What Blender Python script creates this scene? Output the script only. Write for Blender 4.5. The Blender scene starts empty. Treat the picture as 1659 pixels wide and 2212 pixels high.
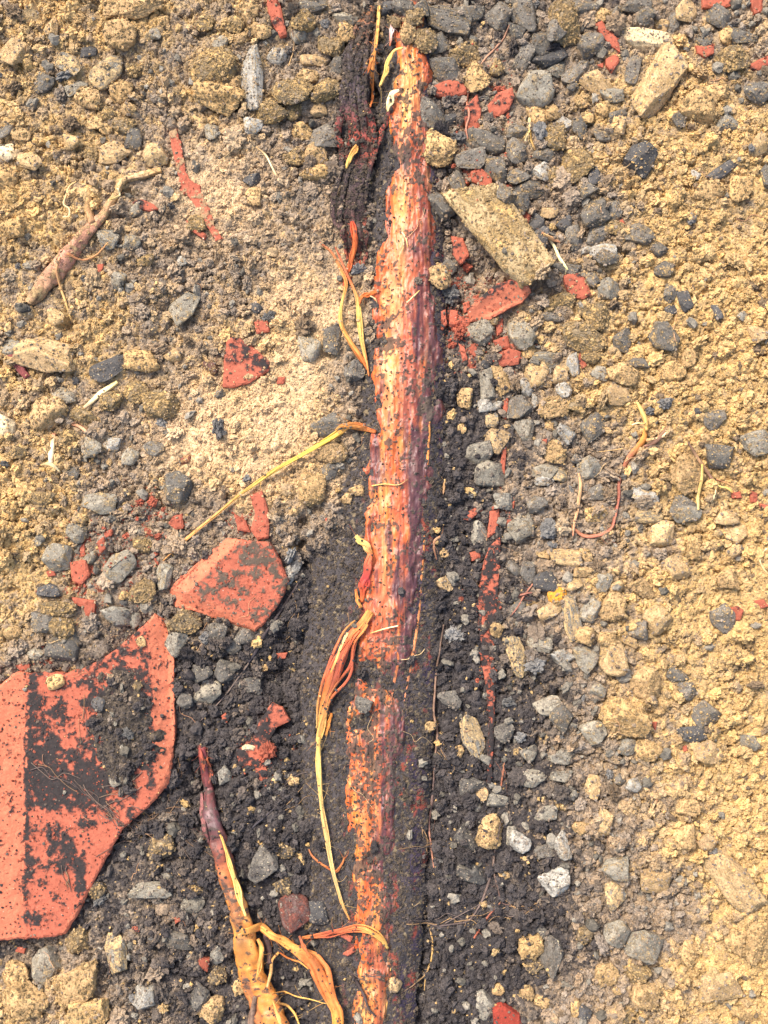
import bpy, math
import numpy as np
from mathutils import Vector, Matrix
from mathutils.geometry import delaunay_2d_cdt

# ------------------------------------------------------------------ camera, sky, sun, exposure
S = 0.0005            # metres per pixel of the 1659 x 2212 photograph on the z = 0 plane
CAM_H = 1.30
scene = bpy.context.scene
COL = scene.collection
cam_data = bpy.data.cameras.new("camera")
cam = bpy.data.objects.new("camera", cam_data)
COL.objects.link(cam)
cam.location = (0, 0, CAM_H)
cam.rotation_euler = (0, 0, 0)
cam_data.sensor_fit = 'VERTICAL'
cam_data.sensor_height = 24.0
cam_data.lens = 24.0 * CAM_H / (2212 * S)
cam_data.clip_start = 0.01
cam_data.clip_end = 500
scene.camera = cam

SUN_EL, SUN_AZ = 50.0, 128.0      # azimuth: direction towards the sun, degrees ccw from +x
world = bpy.data.worlds.new("World")
scene.world = world
world.use_nodes = True
wn = world.node_tree
bg = wn.nodes["Background"]
sky = wn.nodes.new("ShaderNodeTexSky")
sky.sky_type = 'NISHITA'
sky.sun_disc = False
sky.sun_elevation = math.radians(SUN_EL)
sky.sun_rotation = math.radians(90 - SUN_AZ)
sky.air_density = 1.0
sky.dust_density = 4.0
sky.ozone_density = 0.6
wn.links.new(sky.outputs[0], bg.inputs[0])
bg.inputs[1].default_value = 0.12
sun_data = bpy.data.lights.new("sun", 'SUN')
sun_data.energy = 1.45
sun_data.angle = math.radians(15)
sun_data.color = (1.0, 0.965, 0.92)
sun = bpy.data.objects.new("sun", sun_data)
COL.objects.link(sun)
_e, _a = math.radians(SUN_EL), math.radians(SUN_AZ)
sun_dir = Vector((math.cos(_e) * math.cos(_a), math.cos(_e) * math.sin(_a), math.sin(_e)))
sun.rotation_euler = sun_dir.to_track_quat('Z', 'Y').to_euler()
sun.location = sun_dir * 5
vs = scene.view_settings
vs.view_transform = 'Standard'
vs.look = 'None'
vs.gamma = 1.0
vs.use_curve_mapping = False
vs.exposure = 1.55

# ------------------------------------------------------------------ numbers: pixels, noise
RNG = np.random.default_rng(11)


def px(x, y, z=0.0):
    """photo pixel -> world x, y for a point at height z"""
    k = S * (CAM_H - z) / CAM_H
    return (np.asarray(x, float) - 829.5) * k, (1106 - np.asarray(y, float)) * k


_U = np.uint32


def _h(ix, iy, iz, seed):
    n = ix.astype(np.int32).view(_U) * _U(374761393) + iy.astype(np.int32).view(_U) * _U(668265263) + iz.astype(np.int32).view(_U) * _U(2147483647) + _U((seed * 974634777) & 0xFFFFFFFF)
    n = (n ^ (n >> _U(13))) * _U(1274126177)
    n = (n ^ (n >> _U(15))) * _U(2246822519)
    return ((n ^ (n >> _U(16))) & _U(0xFFFFFF)) / float(0xFFFFFF)


def noise2(x, y, seed=0):
    x = np.asarray(x, float); y = np.asarray(y, float)
    ix, iy = np.floor(x), np.floor(y)
    fx, fy = x - ix, y - iy
    fx = fx * fx * (3 - 2 * fx); fy = fy * fy * (3 - 2 * fy)
    z = np.zeros_like(ix)
    a, b = _h(ix, iy, z, seed), _h(ix + 1, iy, z, seed)
    c, d = _h(ix, iy + 1, z, seed), _h(ix + 1, iy + 1, z, seed)
    return (a + (b - a) * fx) * (1 - fy) + (c + (d - c) * fx) * fy


def fbm2(x, y, seed=0, octaves=4):
    s, a, t = 0.0, 0.5, 0.0
    x = np.asarray(x, float); y = np.asarray(y, float)
    for k in range(octaves):
        s = s + a * noise2(x, y, seed + 17 * k); t += a
        x = x * 2.03 + 11.3; y = y * 2.03 - 7.1; a *= 0.5
    return s / t


def noise3(p, seed=0):
    i = np.floor(p); f = p - i
    f = f * f * (3 - 2 * f)
    x, y, z = i[:, 0], i[:, 1], i[:, 2]
    r = 0
    for dx in (0, 1):
        for dy in (0, 1):
            for dz in (0, 1):
                w = (f[:, 0] if dx else 1 - f[:, 0]) * (f[:, 1] if dy else 1 - f[:, 1]) * (f[:, 2] if dz else 1 - f[:, 2])
                r = r + w * _h(x + dx, y + dy, z + dz, seed)
    return r


def fbm3(p, seed=0, octaves=4):
    s, a, t = 0.0, 0.5, 0.0
    for k in range(octaves):
        s = s + a * noise3(p, seed + 13 * k); t += a
        p = p * 2.07 + 5.7; a *= 0.5
    return s / t


def sstep(a, b, x):
    t = np.clip((np.asarray(x, float) - a) / (b - a), 0, 1)
    return t * t * (3 - 2 * t)


def lin(*rgb):
    """0-255 sRGB triple -> linear"""
    c = np.array(rgb, float) / 255
    return np.where(c <= 0.04045, c / 12.92, ((c + 0.055) / 1.055) ** 2.4)


# ------------------------------------------------------------------ what the soil is made of, where
SOIL = """
7 7 7 8 6 6 6 5 4 2 2 3 2 2 3 3 3 4 4 4
7 6 6 5 5 5 5 4 3 1 3 3 3 2 2 4 5 5 5 5
7 6 6 5 5 6 6 4 4 1 3 2 4 3 4 6 6 6 6 5
7 7 6 5 4 5 5 4 3 1 2 2 3 4 4 6 6 7 7 7
7 6 6 5 4 5 5 4 3 1 2 3 3 3 4 6 7 7 7 7
8 7 6 4 4 5 5 4 4 2 2 2 4 4 3 3 6 8 7 7
7 6 6 5 4 4 5 5 4 3 2 2 4 3 3 4 6 8 8 8
6 6 6 5 4 4 5 6 6 4 3 1 3 3 5 6 6 8 8 8
6 7 7 6 5 5 6 7 6 4 2 1 2 4 5 6 7 8 8 8
6 7 7 5 5 5 6 8 7 2 2 1 2 3 5 7 7 8 8 8
6 5 5 5 5 6 8 8 7 2 2 1 1 3 5 7 7 8 8 8
7 6 5 4 5 8 8 8 7 3 2 1 1 2 3 4 6 7 8 8
7 7 5 5 6 7 8 6 6 2 2 0 1 2 3 3 5 7 7 7
8 7 5 4 4 3 5 5 5 1 1 0 1 2 3 4 4 7 7 7
8 6 4 3 4 3 3 2 1 1 1 0 1 2 3 4 5 6 7 7
7 6 4 3 3 2 2 1 0 1 1 0 1 2 3 5 6 7 8 8
6 4 3 2 2 2 2 1 0 1 1 0 1 2 3 5 6 7 7 8
3 3 2 2 1 1 1 1 0 1 1 0 0 2 2 4 5 7 7 8
1 1 1 1 1 1 1 0 0 1 1 0 0 1 2 4 6 6 7 7
1 1 1 1 1 0 1 0 0 1 1 0 0 1 2 4 5 6 7 8
1 1 1 1 1 0 1 0 0 1 1 0 0 1 2 3 4 6 7 8
1 1 1 1 1 1 0 0 0 1 1 0 0 1 1 3 5 6 7 8
1 1 1 1 1 1 1 0 0 1 1 0 0 1 2 3 5 6 7 8
1 1 1 2 2 1 0 0 0 1 1 0 0 1 1 3 4 4 7 8
1 2 2 2 2 1 1 0 0 1 1 0 0 1 1 2 3 3 6 8
3 4 2 2 1 1 1 0 0 1 1 0 0 1 2 2 4 5 7 8
6 5 4 2 2 1 1 0 0 1 1 0 0 2 3 4 5 6 7 8
"""
SOIL = np.array([[float(c) for c in r.split()] for r in SOIL.strip().splitlines()]) / 8.0
SOIL[:14, :9] -= .06 * np.linspace(1, .4, 9)[None]
SANDY = [(450, 940, 120), (600, 900, 120), (660, 800, 90), (640, 640, 70), (700, 690, 70), (470, 420, 110), (560, 1010, 70), (690, 1050, 45), (740, 560, 50)]
REDS = [(985, 690, 55, .75), (1000, 610, 40, .5), (240, 1195, 70, .55), (180, 1255, 50, .6), (320, 1115, 45, .5), (560, 1640, 45, .3), (1045, 1300, 30, .35),
        (1045, 1450, 26, .35), (1000, 400, 40, .4), (1060, 330, 50, .3), (1060, 200, 50, .35), (1010, 760, 35, .5), (1080, 740, 40, .35), (1075, 1110, 30, .4), (520, 1120, 30, .3),
        (1010, 300, 30, .3), (880, 60, 40, .15), (90, 1460, 40, .1), (760, 590, 30, .25)]


def soil_at(qx, qy):
    """ochre share, sandy share, terracotta share at photo pixels"""
    wx = qx + 70 * (fbm2(qx / 90, qy / 90, 3) - .5) + 30 * (fbm2(qx / 28, qy / 28, 4) - .5)
    wy = qy + 70 * (fbm2(qx / 90, qy / 90, 5) - .5) + 30 * (fbm2(qx / 28, qy / 28, 6) - .5)
    u = np.clip(wx / 1659 * 20 - .5, 0, 18.999); v = np.clip(wy / 2212 * 27 - .5, 0, 25.999)
    i, j = u.astype(int), v.astype(int); fu, fv = u - i, v - j
    f = (SOIL[j, i] * (1 - fu) + SOIL[j, i + 1] * fu) * (1 - fv) + (SOIL[j + 1, i] * (1 - fu) + SOIL[j + 1, i + 1] * fu) * fv
    sa = 0 * f
    for x, y, r in SANDY:
        sa = np.maximum(sa, np.exp(-((wx - x) ** 2 + (wy - y) ** 2) / r ** 2))
    re = 0 * f
    for x, y, r, k in REDS:
        re = np.maximum(re, k * np.exp(-((qx - x) ** 2 + (qy - y) ** 2) / r ** 2))
    return f, sa, re


C_OCHRE = lin(200, 163, 104)
C_OCHRE2 = lin(184, 154, 108)
C_SAND = lin(208, 176, 134)
C_BROWN = lin(154, 130, 102)
C_DARK = lin(82, 75, 71)
C_BLACK = lin(56, 51, 50)
C_TERRA = lin(162, 88, 66)
C_FRESH = lin(192, 110, 80)
C_GREYD = lin(140, 126, 110)


def soil_colour(qx, qy, rnd, fine=0.0):
    """colour of a grain of soil at each photo pixel (rnd: n x 4 uniforms)"""
    f, sa, re = soil_at(qx, qy)
    f = np.clip(f * 1.0 + (.25 + .7 * np.clip(f, 0, .7)) * (.75 * (fbm2(qx / 26, qy / 26, 8) - .5) + .55 * (fbm2(qx / 9, qy / 9, 10, 2) - .5)) + .2 * (rnd[:, 0] - .5), 0, 1.05)
    o = C_OCHRE + (C_OCHRE2 - C_OCHRE) * rnd[:, 1:2]
    brown = C_BROWN + (C_GREYD - C_BROWN) * rnd[:, 1:2]
    dark = C_DARK + (C_BLACK - C_DARK) * rnd[:, 1:2]
    t1 = sstep(.12, .42, f)[:, None]; t2 = sstep(.48, .92, f)[:, None]
    c = dark * (1 - t1) + brown * t1
    c = c * (1 - t2) + o * t2
    s = (sa * sstep(.30, .6, .5 * f + .5 * fbm2(qx / 16, qy / 16, 9) + .06))[:, None]
    sand = C_SAND * (0.86 + .28 * rnd[:, 1:2])
    c = c * (1 - s) + sand * s
    # stray grains of the other soil
    stray = (rnd[:, 2:3] < .05)
    c = np.where(stray & (f[:, None] > .35), C_BROWN * .55, c)
    c = np.where(stray & (f[:, None] <= .35) & (rnd[:, 2:3] < .022), o, c)
    c = np.where((rnd[:, 3] < re * .55)[:, None], C_TERRA * (.75 + .4 * rnd[:, 1:2]), c)
    return c * (0.82 + .36 * rnd[:, 0:1])


# ------------------------------------------------------------------ materials
def earth_material(name, attr='Col', instancer=False, scale=900.0, grain=0.35, bump=0.5, dist=0.001, rough=0.92, spec=0.25, speck=None, dust=0.0, cover=.88, soft=.0):
    m = bpy.data.materials.new(name)
    m.use_nodes = True
    nt = m.node_tree; N, L = nt.nodes, nt.links
    b = N["Principled BSDF"]
    b.inputs["Roughness"].default_value = rough
    b.inputs["Specular IOR Level"].default_value = spec
    at = N.new("ShaderNodeAttribute"); at.attribute_name = attr
    if instancer: at.attribute_type = 'INSTANCER'
    geo = N.new("ShaderNodeNewGeometry")
    n1 = N.new("ShaderNodeTexNoise"); n1.inputs["Scale"].default_value = scale; n1.inputs["Detail"].default_value = 4; n1.inputs["Roughness"].default_value = .7
    n2 = N.new("ShaderNodeTexNoise"); n2.inputs["Scale"].default_value = scale * .28; n2.inputs["Detail"].default_value = 3
    L.new(geo.outputs["Position"], n1.inputs["Vector"]); L.new(geo.outputs["Position"], n2.inputs["Vector"])
    mr = N.new("ShaderNodeMapRange"); mr.inputs[1].default_value = .3; mr.inputs[2].default_value = .7
    mr.inputs[3].default_value = 1 - grain; mr.inputs[4].default_value = 1 + grain
    L.new(n1.outputs[0], mr.inputs[0])
    mr2 = N.new("ShaderNodeMapRange"); mr2.inputs[1].default_value = .3; mr2.inputs[2].default_value = .7
    mr2.inputs[3].default_value = 1 - grain * .5; mr2.inputs[4].default_value = 1 + grain * .5
    L.new(n2.outputs[0], mr2.inputs[0])
    mu = N.new("ShaderNodeMath"); mu.operation = 'MULTIPLY'
    L.new(mr.outputs[0], mu.inputs[0]); L.new(mr2.outputs[0], mu.inputs[1])
    vm = N.new("ShaderNodeVectorMath"); vm.operation = 'SCALE'
    L.new(at.outputs["Color"], vm.inputs[0]); L.new(mu.outputs[0], vm.inputs["Scale"])
    out = vm.outputs[0]
    if speck is not None:            # scattered mineral flecks: (colour, threshold, scale)
        colr, thr, sc = speck
        n3 = N.new("ShaderNodeTexNoise"); n3.inputs["Scale"].default_value = sc; n3.inputs["Detail"].default_value = 2
        L.new(geo.outputs["Position"], n3.inputs["Vector"])
        mr3 = N.new("ShaderNodeMapRange"); mr3.inputs[1].default_value = thr; mr3.inputs[2].default_value = thr + .05
        L.new(n3.outputs[0], mr3.inputs[0])
        mx = N.new("ShaderNodeMix"); mx.data_type = 'RGBA'
        L.new(mr3.outputs[0], mx.inputs[0]); L.new(out, mx.inputs[6]); mx.inputs[7].default_value = (*colr, 1)
        out = mx.outputs[2]
    if dust:                         # grains of soil sticking to it: amount in the attribute's alpha, colour in Dst
        dc = N.new("ShaderNodeAttribute"); dc.attribute_name = 'Dst'
        n4 = N.new("ShaderNodeTexNoise"); n4.inputs["Scale"].default_value = dust; n4.inputs["Detail"].default_value = 6; n4.inputs["Roughness"].default_value = .85
        L.new(geo.outputs["Position"], n4.inputs["Vector"])
        sm = N.new("ShaderNodeMath"); sm.operation = 'MULTIPLY_ADD'; sm.inputs[1].default_value = .7
        L.new(at.outputs["Alpha"], sm.inputs[0]); L.new(n4.outputs[0], sm.inputs[2])
        mk = N.new("ShaderNodeMapRange"); mk.interpolation_type = 'SMOOTHSTEP'; mk.inputs[1].default_value = .78 - soft; mk.inputs[2].default_value = .96 + soft; mk.inputs[4].default_value = cover
        L.new(sm.outputs[0], mk.inputs[0])
        ds = N.new("ShaderNodeVectorMath"); ds.operation = 'SCALE'
        L.new(dc.outputs["Color"], ds.inputs[0]); L.new(mu.outputs[0], ds.inputs["Scale"])
        mx2 = N.new("ShaderNodeMix"); mx2.data_type = 'RGBA'
        L.new(mk.outputs[0], mx2.inputs[0]); L.new(out, mx2.inputs[6]); L.new(ds.outputs[0], mx2.inputs[7])
        out = mx2.outputs[2]
        rg = N.new("ShaderNodeMapRange"); rg.inputs[3].default_value = rough; rg.inputs[4].default_value = .95
        L.new(mk.outputs[0], rg.inputs[0]); L.new(rg.outputs[0], b.inputs["Roughness"])
    L.new(out, b.inputs["Base Color"])
    bp = N.new("ShaderNodeBump"); bp.inputs["Strength"].default_value = bump; bp.inputs["Distance"].default_value = dist
    if dust:
        hs = N.new("ShaderNodeMath"); hs.operation = 'MULTIPLY_ADD'; hs.inputs[1].default_value = .8
        L.new(mk.outputs[0], hs.inputs[0]); L.new(n1.outputs[0], hs.inputs[2]); L.new(hs.outputs[0], bp.inputs["Height"])
    else:
        L.new(n1.outputs[0], bp.inputs["Height"])
    L.new(n1.outputs[0], mr.inputs[0]); L.new(bp.outputs[0], b.inputs["Normal"])
    return m


M_SOIL = earth_material("soil", scale=800, grain=.5, bump=1.0, dist=.0016)
M_CRUMB = earth_material("crumb", attr='ccol', instancer=True, scale=900, grain=.42, bump=.9, dist=.0011)
M_STONE = earth_material("stone", scale=620, grain=.45, bump=.9, dist=.0011, rough=.8, spec=.35, speck=(tuple(lin(196, 178, 140)), .66, 520.0), dust=560.0, cover=.66)
M_CLOD = earth_material("clod", scale=620, grain=.36, bump=1.0, dist=.0014, dust=560.0)
M_TERRA = earth_material("terracotta", scale=800, grain=.2, bump=.5, dist=.0005, rough=.88, speck=(tuple(lin(240, 214, 190)), .735, 420.0), dust=520.0, cover=1.0, soft=.07)
M_WOOD = earth_material("wood", scale=900, grain=.2, bump=.35, dist=.0006, rough=.42, spec=.5, dust=560.0)
M_BARK = earth_material("bark", scale=700, grain=.45, bump=.9, dist=.001, rough=.8, spec=.3, speck=(tuple(lin(150, 128, 92)), .69, 560.0), dust=560.0)
M_FIBRE = earth_material("fibre", scale=800, grain=.22, bump=.4, dist=.0004, rough=.7, dust=500.0)

# ------------------------------------------------------------------ mesh helpers
HX, HY, CELL = 0.90, 1.04, 0.001           # height buffer of all that lies on the ground
NX, NY = int(2 * HX / CELL) + 1, int(2 * HY / CELL) + 1
ZB = None
OWN = np.zeros((NY, NX), np.int8)          # 0 soil 1 stone 2 terracotta 3 wood 4 bark 5 clod 6 strand


def zcell(x, y):
    return np.clip(((y + HY) / CELL + .5).astype(int), 0, NY - 1), np.clip(((x + HX) / CELL + .5).astype(int), 0, NX - 1)


def splat(v, tris, owner):
    a, b, c = v[tris[:, 0]], v[tris[:, 1]], v[tris[:, 2]]
    pts = np.concatenate([v, (a + b + c) / 3, (a + b) / 2, (b + c) / 2, (c + a) / 2, a * .6 + b * .2 + c * .2, a * .2 + b * .6 + c * .2, a * .2 + b * .2 + c * .6])
    j, i = zcell(pts[:, 0], pts[:, 1])
    flat = j * NX + i
    zf = ZB.ravel()
    np.maximum.at(zf, flat, pts[:, 2])
    top = pts[:, 2] >= zf[flat] - 1e-7
    OWN.ravel()[flat[top]] = owner


def link_mesh(name, v, f, mat, colours=None, parent=None, smooth=True, loc=None, rotz=0.0, dust=None, amount=None):
    me = bpy.data.meshes.new(name)
    v = np.asarray(v, np.float32); f = np.asarray(f, np.int32)
    k = f.shape[1]
    me.vertices.add(len(v)); me.vertices.foreach_set("co", v.ravel())
    me.loops.add(f.size); me.loops.foreach_set("vertex_index", f.ravel())
    me.polygons.add(len(f)); me.polygons.foreach_set("loop_start", np.arange(0, f.size, k, dtype=np.int32))
    me.update(calc_edges=True)
    me.polygons.foreach_set("use_smooth", np.full(len(f), smooth))
    if colours is not None:
        at = me.attributes.new("Col", 'FLOAT_COLOR', 'POINT')
        c4 = np.ones((len(v), 4), np.float32); c4[:, :3] = colours; c4[:, 3] = 0 if amount is None else amount
        at.data.foreach_set("color", c4.ravel())
        if dust is not None:
            at = me.attributes.new("Dst", 'FLOAT_COLOR', 'POINT')
            c4 = np.ones((len(v), 4), np.float32); c4[:, :3] = dust
            at.data.foreach_set("color", c4.ravel())
    me.materials.append(mat)
    o = bpy.data.objects.new(name, me)
    COL.objects.link(o)
    if parent is not None: o.parent = parent
    if loc is not None: o.location = loc
    o.rotation_euler = (0, 0, rotz)
    return o


def thing(name, label, cat, loc=(0, 0, 0), group=None):
    o = bpy.data.objects.new(name, None)
    COL.objects.link(o)
    o.empty_display_size = .02
    o.location = loc
    tag(o, label, cat, group)
    return o


def tag(o, label=None, cat=None, group=None, kind=None):
    if label: o["label"] = label
    if cat: o["category"] = cat
    if group: o["group"] = group
    if kind: o["kind"] = kind


def grid_faces(nu, nv, wrap=False):
    i = np.arange(nu - (0 if wrap else 1)); j = np.arange(nv - 1)
    I, J = np.meshgrid(i, j)
    I2 = (I + 1) % nu
    return np.stack([J * nu + I, J * nu + I2, (J + 1) * nu + I2, (J + 1) * nu + I], -1).reshape(-1, 4)


def quads_to_tris(q):
    return np.concatenate([q[:, [0, 1, 2]], q[:, [0, 2, 3]]])


# ------------------------------------------------------------------ ground
PITS = [(597, 1470, 42, .026), (1030, 590, 26, .018), (832, 320, 26, .02), (815, 190, 18, .016), (392, 690, 42, .008), (1482, 800, 22, .012), (1406, 1540, 14, .01), (1620, 1512, 12, .01),
        (1205, 1500, 14, .01), (425, 1700, 50, .016), (70, 2085, 70, .016), (1410, 2100, 22, .012), (655, 1130, 14, .018), (650, 1180, 14, .018), (660, 1220, 14, .014), (700, 760, 18, .008),
        (630, 1400, 40, .014), (600, 1560, 30, .012), (1490, 930, 14, .008), (1180, 1290, 16, .008), (150, 705, 16, .012), (300, 1390, 60, .012), (1390, 1930, 26, .01), (1560, 1950, 18, .008),
        (905, 1750, 14, .008), (600, 2130, 50, .012), (560, 1990, 40, .01), (760, 90, 20, .014), (930, 340, 26, .008)]


def macro(x, y):
    qx, qy = x / S + 829.5, 1106 - y / S
    f, _, _ = soil_at(np.clip(qx, 0, 1659), np.clip(qy, 0, 2212))
    z = .014 * (f - .45) + .014 * (fbm2(x * 7, y * 7, 21, 3) - .5) + .009 * (fbm2(x * 26, y * 26, 22, 3) - .5)
    for a, b, r, d in PITS:
        z = z - d * np.exp(-((qx - a) ** 2 + (qy - b) ** 2) / r ** 2)
    # groove right of the root
    gx = np.interp(qy, [800, 1000, 1300, 1500, 1800, 2212, 2500], [965, 952, 940, 940, 930, 905, 890])
    z = z - .007 * np.exp(-((qx - gx) / 14) ** 2) * sstep(1300, 1600, qy)
    return z


FX, FY, G = 0.60, 0.74, 0.0017
gx = np.arange(-FX, FX + 1e-9, G); gy = np.arange(-FY, FY + 1e-9, G)
GXX, GYY = np.meshgrid(gx, gy)
HB = macro(GXX.ravel(), GYY.ravel()).reshape(GXX.shape)
LUMP = np.zeros_like(HB); LID = np.full(HB.shape, -1, int)
NL = 46000
lr = .0018 * (1 - RNG.random(NL)) ** (-.42); lr = np.clip(lr, .0018, .010)
lx = RNG.uniform(-FX, FX, NL); ly = RNG.uniform(-FY, FY, NL)
_, lsa, _ = soil_at(lx / S + 829.5, 1106 - ly / S)
lr *= 1 - .45 * lsa
compact = sstep(.47, .60, fbm2((lx / S) / 150 + 40, (ly / S) / 150 + 40, 86, 3))
lr *= 1 - .45 * compact
lasp = RNG.uniform(.7, 1.3, NL); lang = RNG.uniform(0, math.pi, NL); lh = RNG.uniform(.55, 1.05, NL); loff = RNG.uniform(-.0015, .0008, NL)
for k in range(NL):
    r = lr[k]
    i0, i1 = int((lx[k] - 1.4 * r + FX) / G), int((lx[k] + 1.4 * r + FX) / G) + 2
    j0, j1 = int((ly[k] - 1.4 * r + FY) / G), int((ly[k] + 1.4 * r + FY) / G) + 2
    i0 = max(i0, 0); j0 = max(j0, 0); i1 = min(i1, len(gx)); j1 = min(j1, len(gy))
    if i0 >= i1 or j0 >= j1: continue
    dx = gx[None, i0:i1] - lx[k]; dy = gy[j0:j1, None] - ly[k]
    ca, sa_ = math.cos(lang[k]), math.sin(lang[k])
    d2 = ((dx * ca + dy * sa_) / lasp[k]) ** 2 + ((dy * ca - dx * sa_) * lasp[k]) ** 2
    hh = np.sqrt(np.clip(1 - d2 / r ** 2, 0, 1)) * r * lh[k] + loff[k]
    sub = LUMP[j0:j1, i0:i1]
    w = hh > sub
    sub[w] = hh[w]; LID[j0:j1, i0:i1][w] = k
_qx, _qy = GXX / S + 829.5, 1106 - GYY / S
_f, _s, _r = soil_at(np.clip(_qx, 0, 1659), np.clip(_qy, 0, 2212))
_w1 = np.abs(fbm2(_qx / 46 + 1.2 * fbm2(_qx / 20, _qy / 20, 81, 2), _qy / 46, 82, 3) - .5)
_w2 = np.abs(fbm2(_qx / 22, _qy / 22 + 1.1 * fbm2(_qx / 12, _qy / 12, 83, 2), 84, 3) - .5)
CREV = sstep(.030, .004, _w1) * .0075 * sstep(.45, .6, fbm2(_qx / 120, _qy / 120, 85, 2) + .06) + sstep(.035, .005, _w2) * .0045
HB = HB - CREV * (1 - .8 * _s)
HB = HB + LUMP + .0012 * (fbm2(GXX * 400, GYY * 400, 31, 2) - .5)


def ground_z(x, y):
    x = np.asarray(x, float); y = np.asarray(y, float)
    u = np.clip((x + FX) / G, 0, len(gx) - 1.001); v = np.clip((y + FY) / G, 0, len(gy) - 1.001)
    i, j = u.astype(int), v.astype(int); a, b = u - i, v - j
    return (HB[j, i] * (1 - a) + HB[j, i + 1] * a) * (1 - b) + (HB[j + 1, i] * (1 - a) + HB[j + 1, i + 1] * a) * b


def build_ground():
    out = []
    d, p = G * 1.3, 0.0
    while p < 60:
        p += d; out.append(p); d = min(d * 1.16, 8)
    out = np.array(out)
    xs = np.concatenate([-(FX + out[::-1]), gx, FX + out]); ys = np.concatenate([-(FY + out[::-1]), gy, FY + out])
    X, Y = np.meshgrid(xs, ys)
    n = len(out)
    far = np.maximum(np.abs(X) - FX, np.abs(Y) - FY)
    Z = macro(np.clip(X, -3, 3).ravel(), np.clip(Y, -3, 3).ravel()).reshape(X.shape)
    Z = Z * (1 - sstep(.8, 3, far)) + .004 * (fbm2(X * 90, Y * 90, 33, 3)) * (1 - sstep(.8, 3, far))
    Z[n:-n, n:-n] = HB
    qx, qy = X.ravel() / S + 829.5, 1106 - Y.ravel() / S
    rn = RNG.random((X.size, 4))
    lid = np.full(X.shape, -1); lid[n:-n, n:-n] = LID; lid = lid.ravel()
    lrn = RNG.random((NL, 4))
    rn = np.where((lid >= 0)[:, None], lrn[np.maximum(lid, 0)], rn)
    c = soil_colour(np.clip(qx, -400, 2060), np.clip(qy, -400, 2600), rn)
    o = link_mesh("ground", np.stack([X.ravel(), Y.ravel(), Z.ravel()], 1), grid_faces(len(xs), len(ys)), M_SOIL, c)
    tag(o, "crumbly ochre and dark soil of the excavated ground", "ground", kind="structure")
    # the height buffer starts from the soil
    bx = -HX + CELL * np.arange(NX); by = -HY + CELL * np.arange(NY)
    BX, BY = np.meshgrid(bx, by)
    z = macro(BX.ravel(), BY.ravel()).reshape(BX.shape)
    ins = (np.abs(BX) < FX) & (np.abs(BY) < FY)
    z[ins] = ground_z(BX[ins], BY[ins])
    return z


ZB = build_ground()

# ------------------------------------------------------------------ the peeled root
RY = [-260, 0, 100, 200, 260, 330, 400, 500, 600, 700, 800, 900, 1000, 1100, 1200, 1300, 1400, 1500, 1600, 1700, 1800, 1900, 2000, 2100, 2212, 2500]
RL = [850, 846, 843, 845, 836, 830, 826, 822, 806, 806, 800, 799, 796, 795, 790, 776, 762, 748, 745, 748, 752, 760, 765, 770, 762, 750]
RR = [905, 910, 922, 926, 930, 922, 938, 946, 942, 946, 950, 946, 936, 930, 925, 913, 896, 880, 870, 862, 860, 860, 855, 850, 832, 815]
BY_ = [-260, 100, 300, 500, 700, 900, 1000, 1070, 1200, 1400, 1500, 1700, 1900, 2050, 2212, 2500]
BL = [835, 826, 808, 800, 788, 776, 756, 700, 674, 652, 645, 646, 656, 668, 680, 690]
BR = [925, 936, 946, 962, 966, 966, 964, 960, 956, 946, 944, 934, 922, 914, 900, 885]


def root_frame(x, y):
    qx, qy = x / S + 829.5, 1106 - y / S
    l, r = np.interp(qy, BY_, BL), np.interp(qy, BY_, BR)
    wl, wr = np.interp(qy, RY, RL), np.interp(qy, RY, RR)
    return qx, qy, l, r, wl, wr


def bark_z(x, y):
    qx, qy, l, r, wl, wr = root_frame(x, y)
    mid = (wl + wr) / 2
    u = np.where(qx < mid, (mid - qx) / (mid - l), (qx - mid) / (r - mid))
    h = .020 * np.interp(qy, [-260, -60, 40, 200, 600, 1300, 2500], [.0, .35, .75, .9, 1, 1, 1])
    return -.010 + h * np.sqrt(np.clip(1 - np.clip(u, 0, 1) ** 2.2, 0, 1)) + .0050 * (fbm2(x * 70, y * 40, 41, 4) - .5) - .004 * (u > .999)


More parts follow.
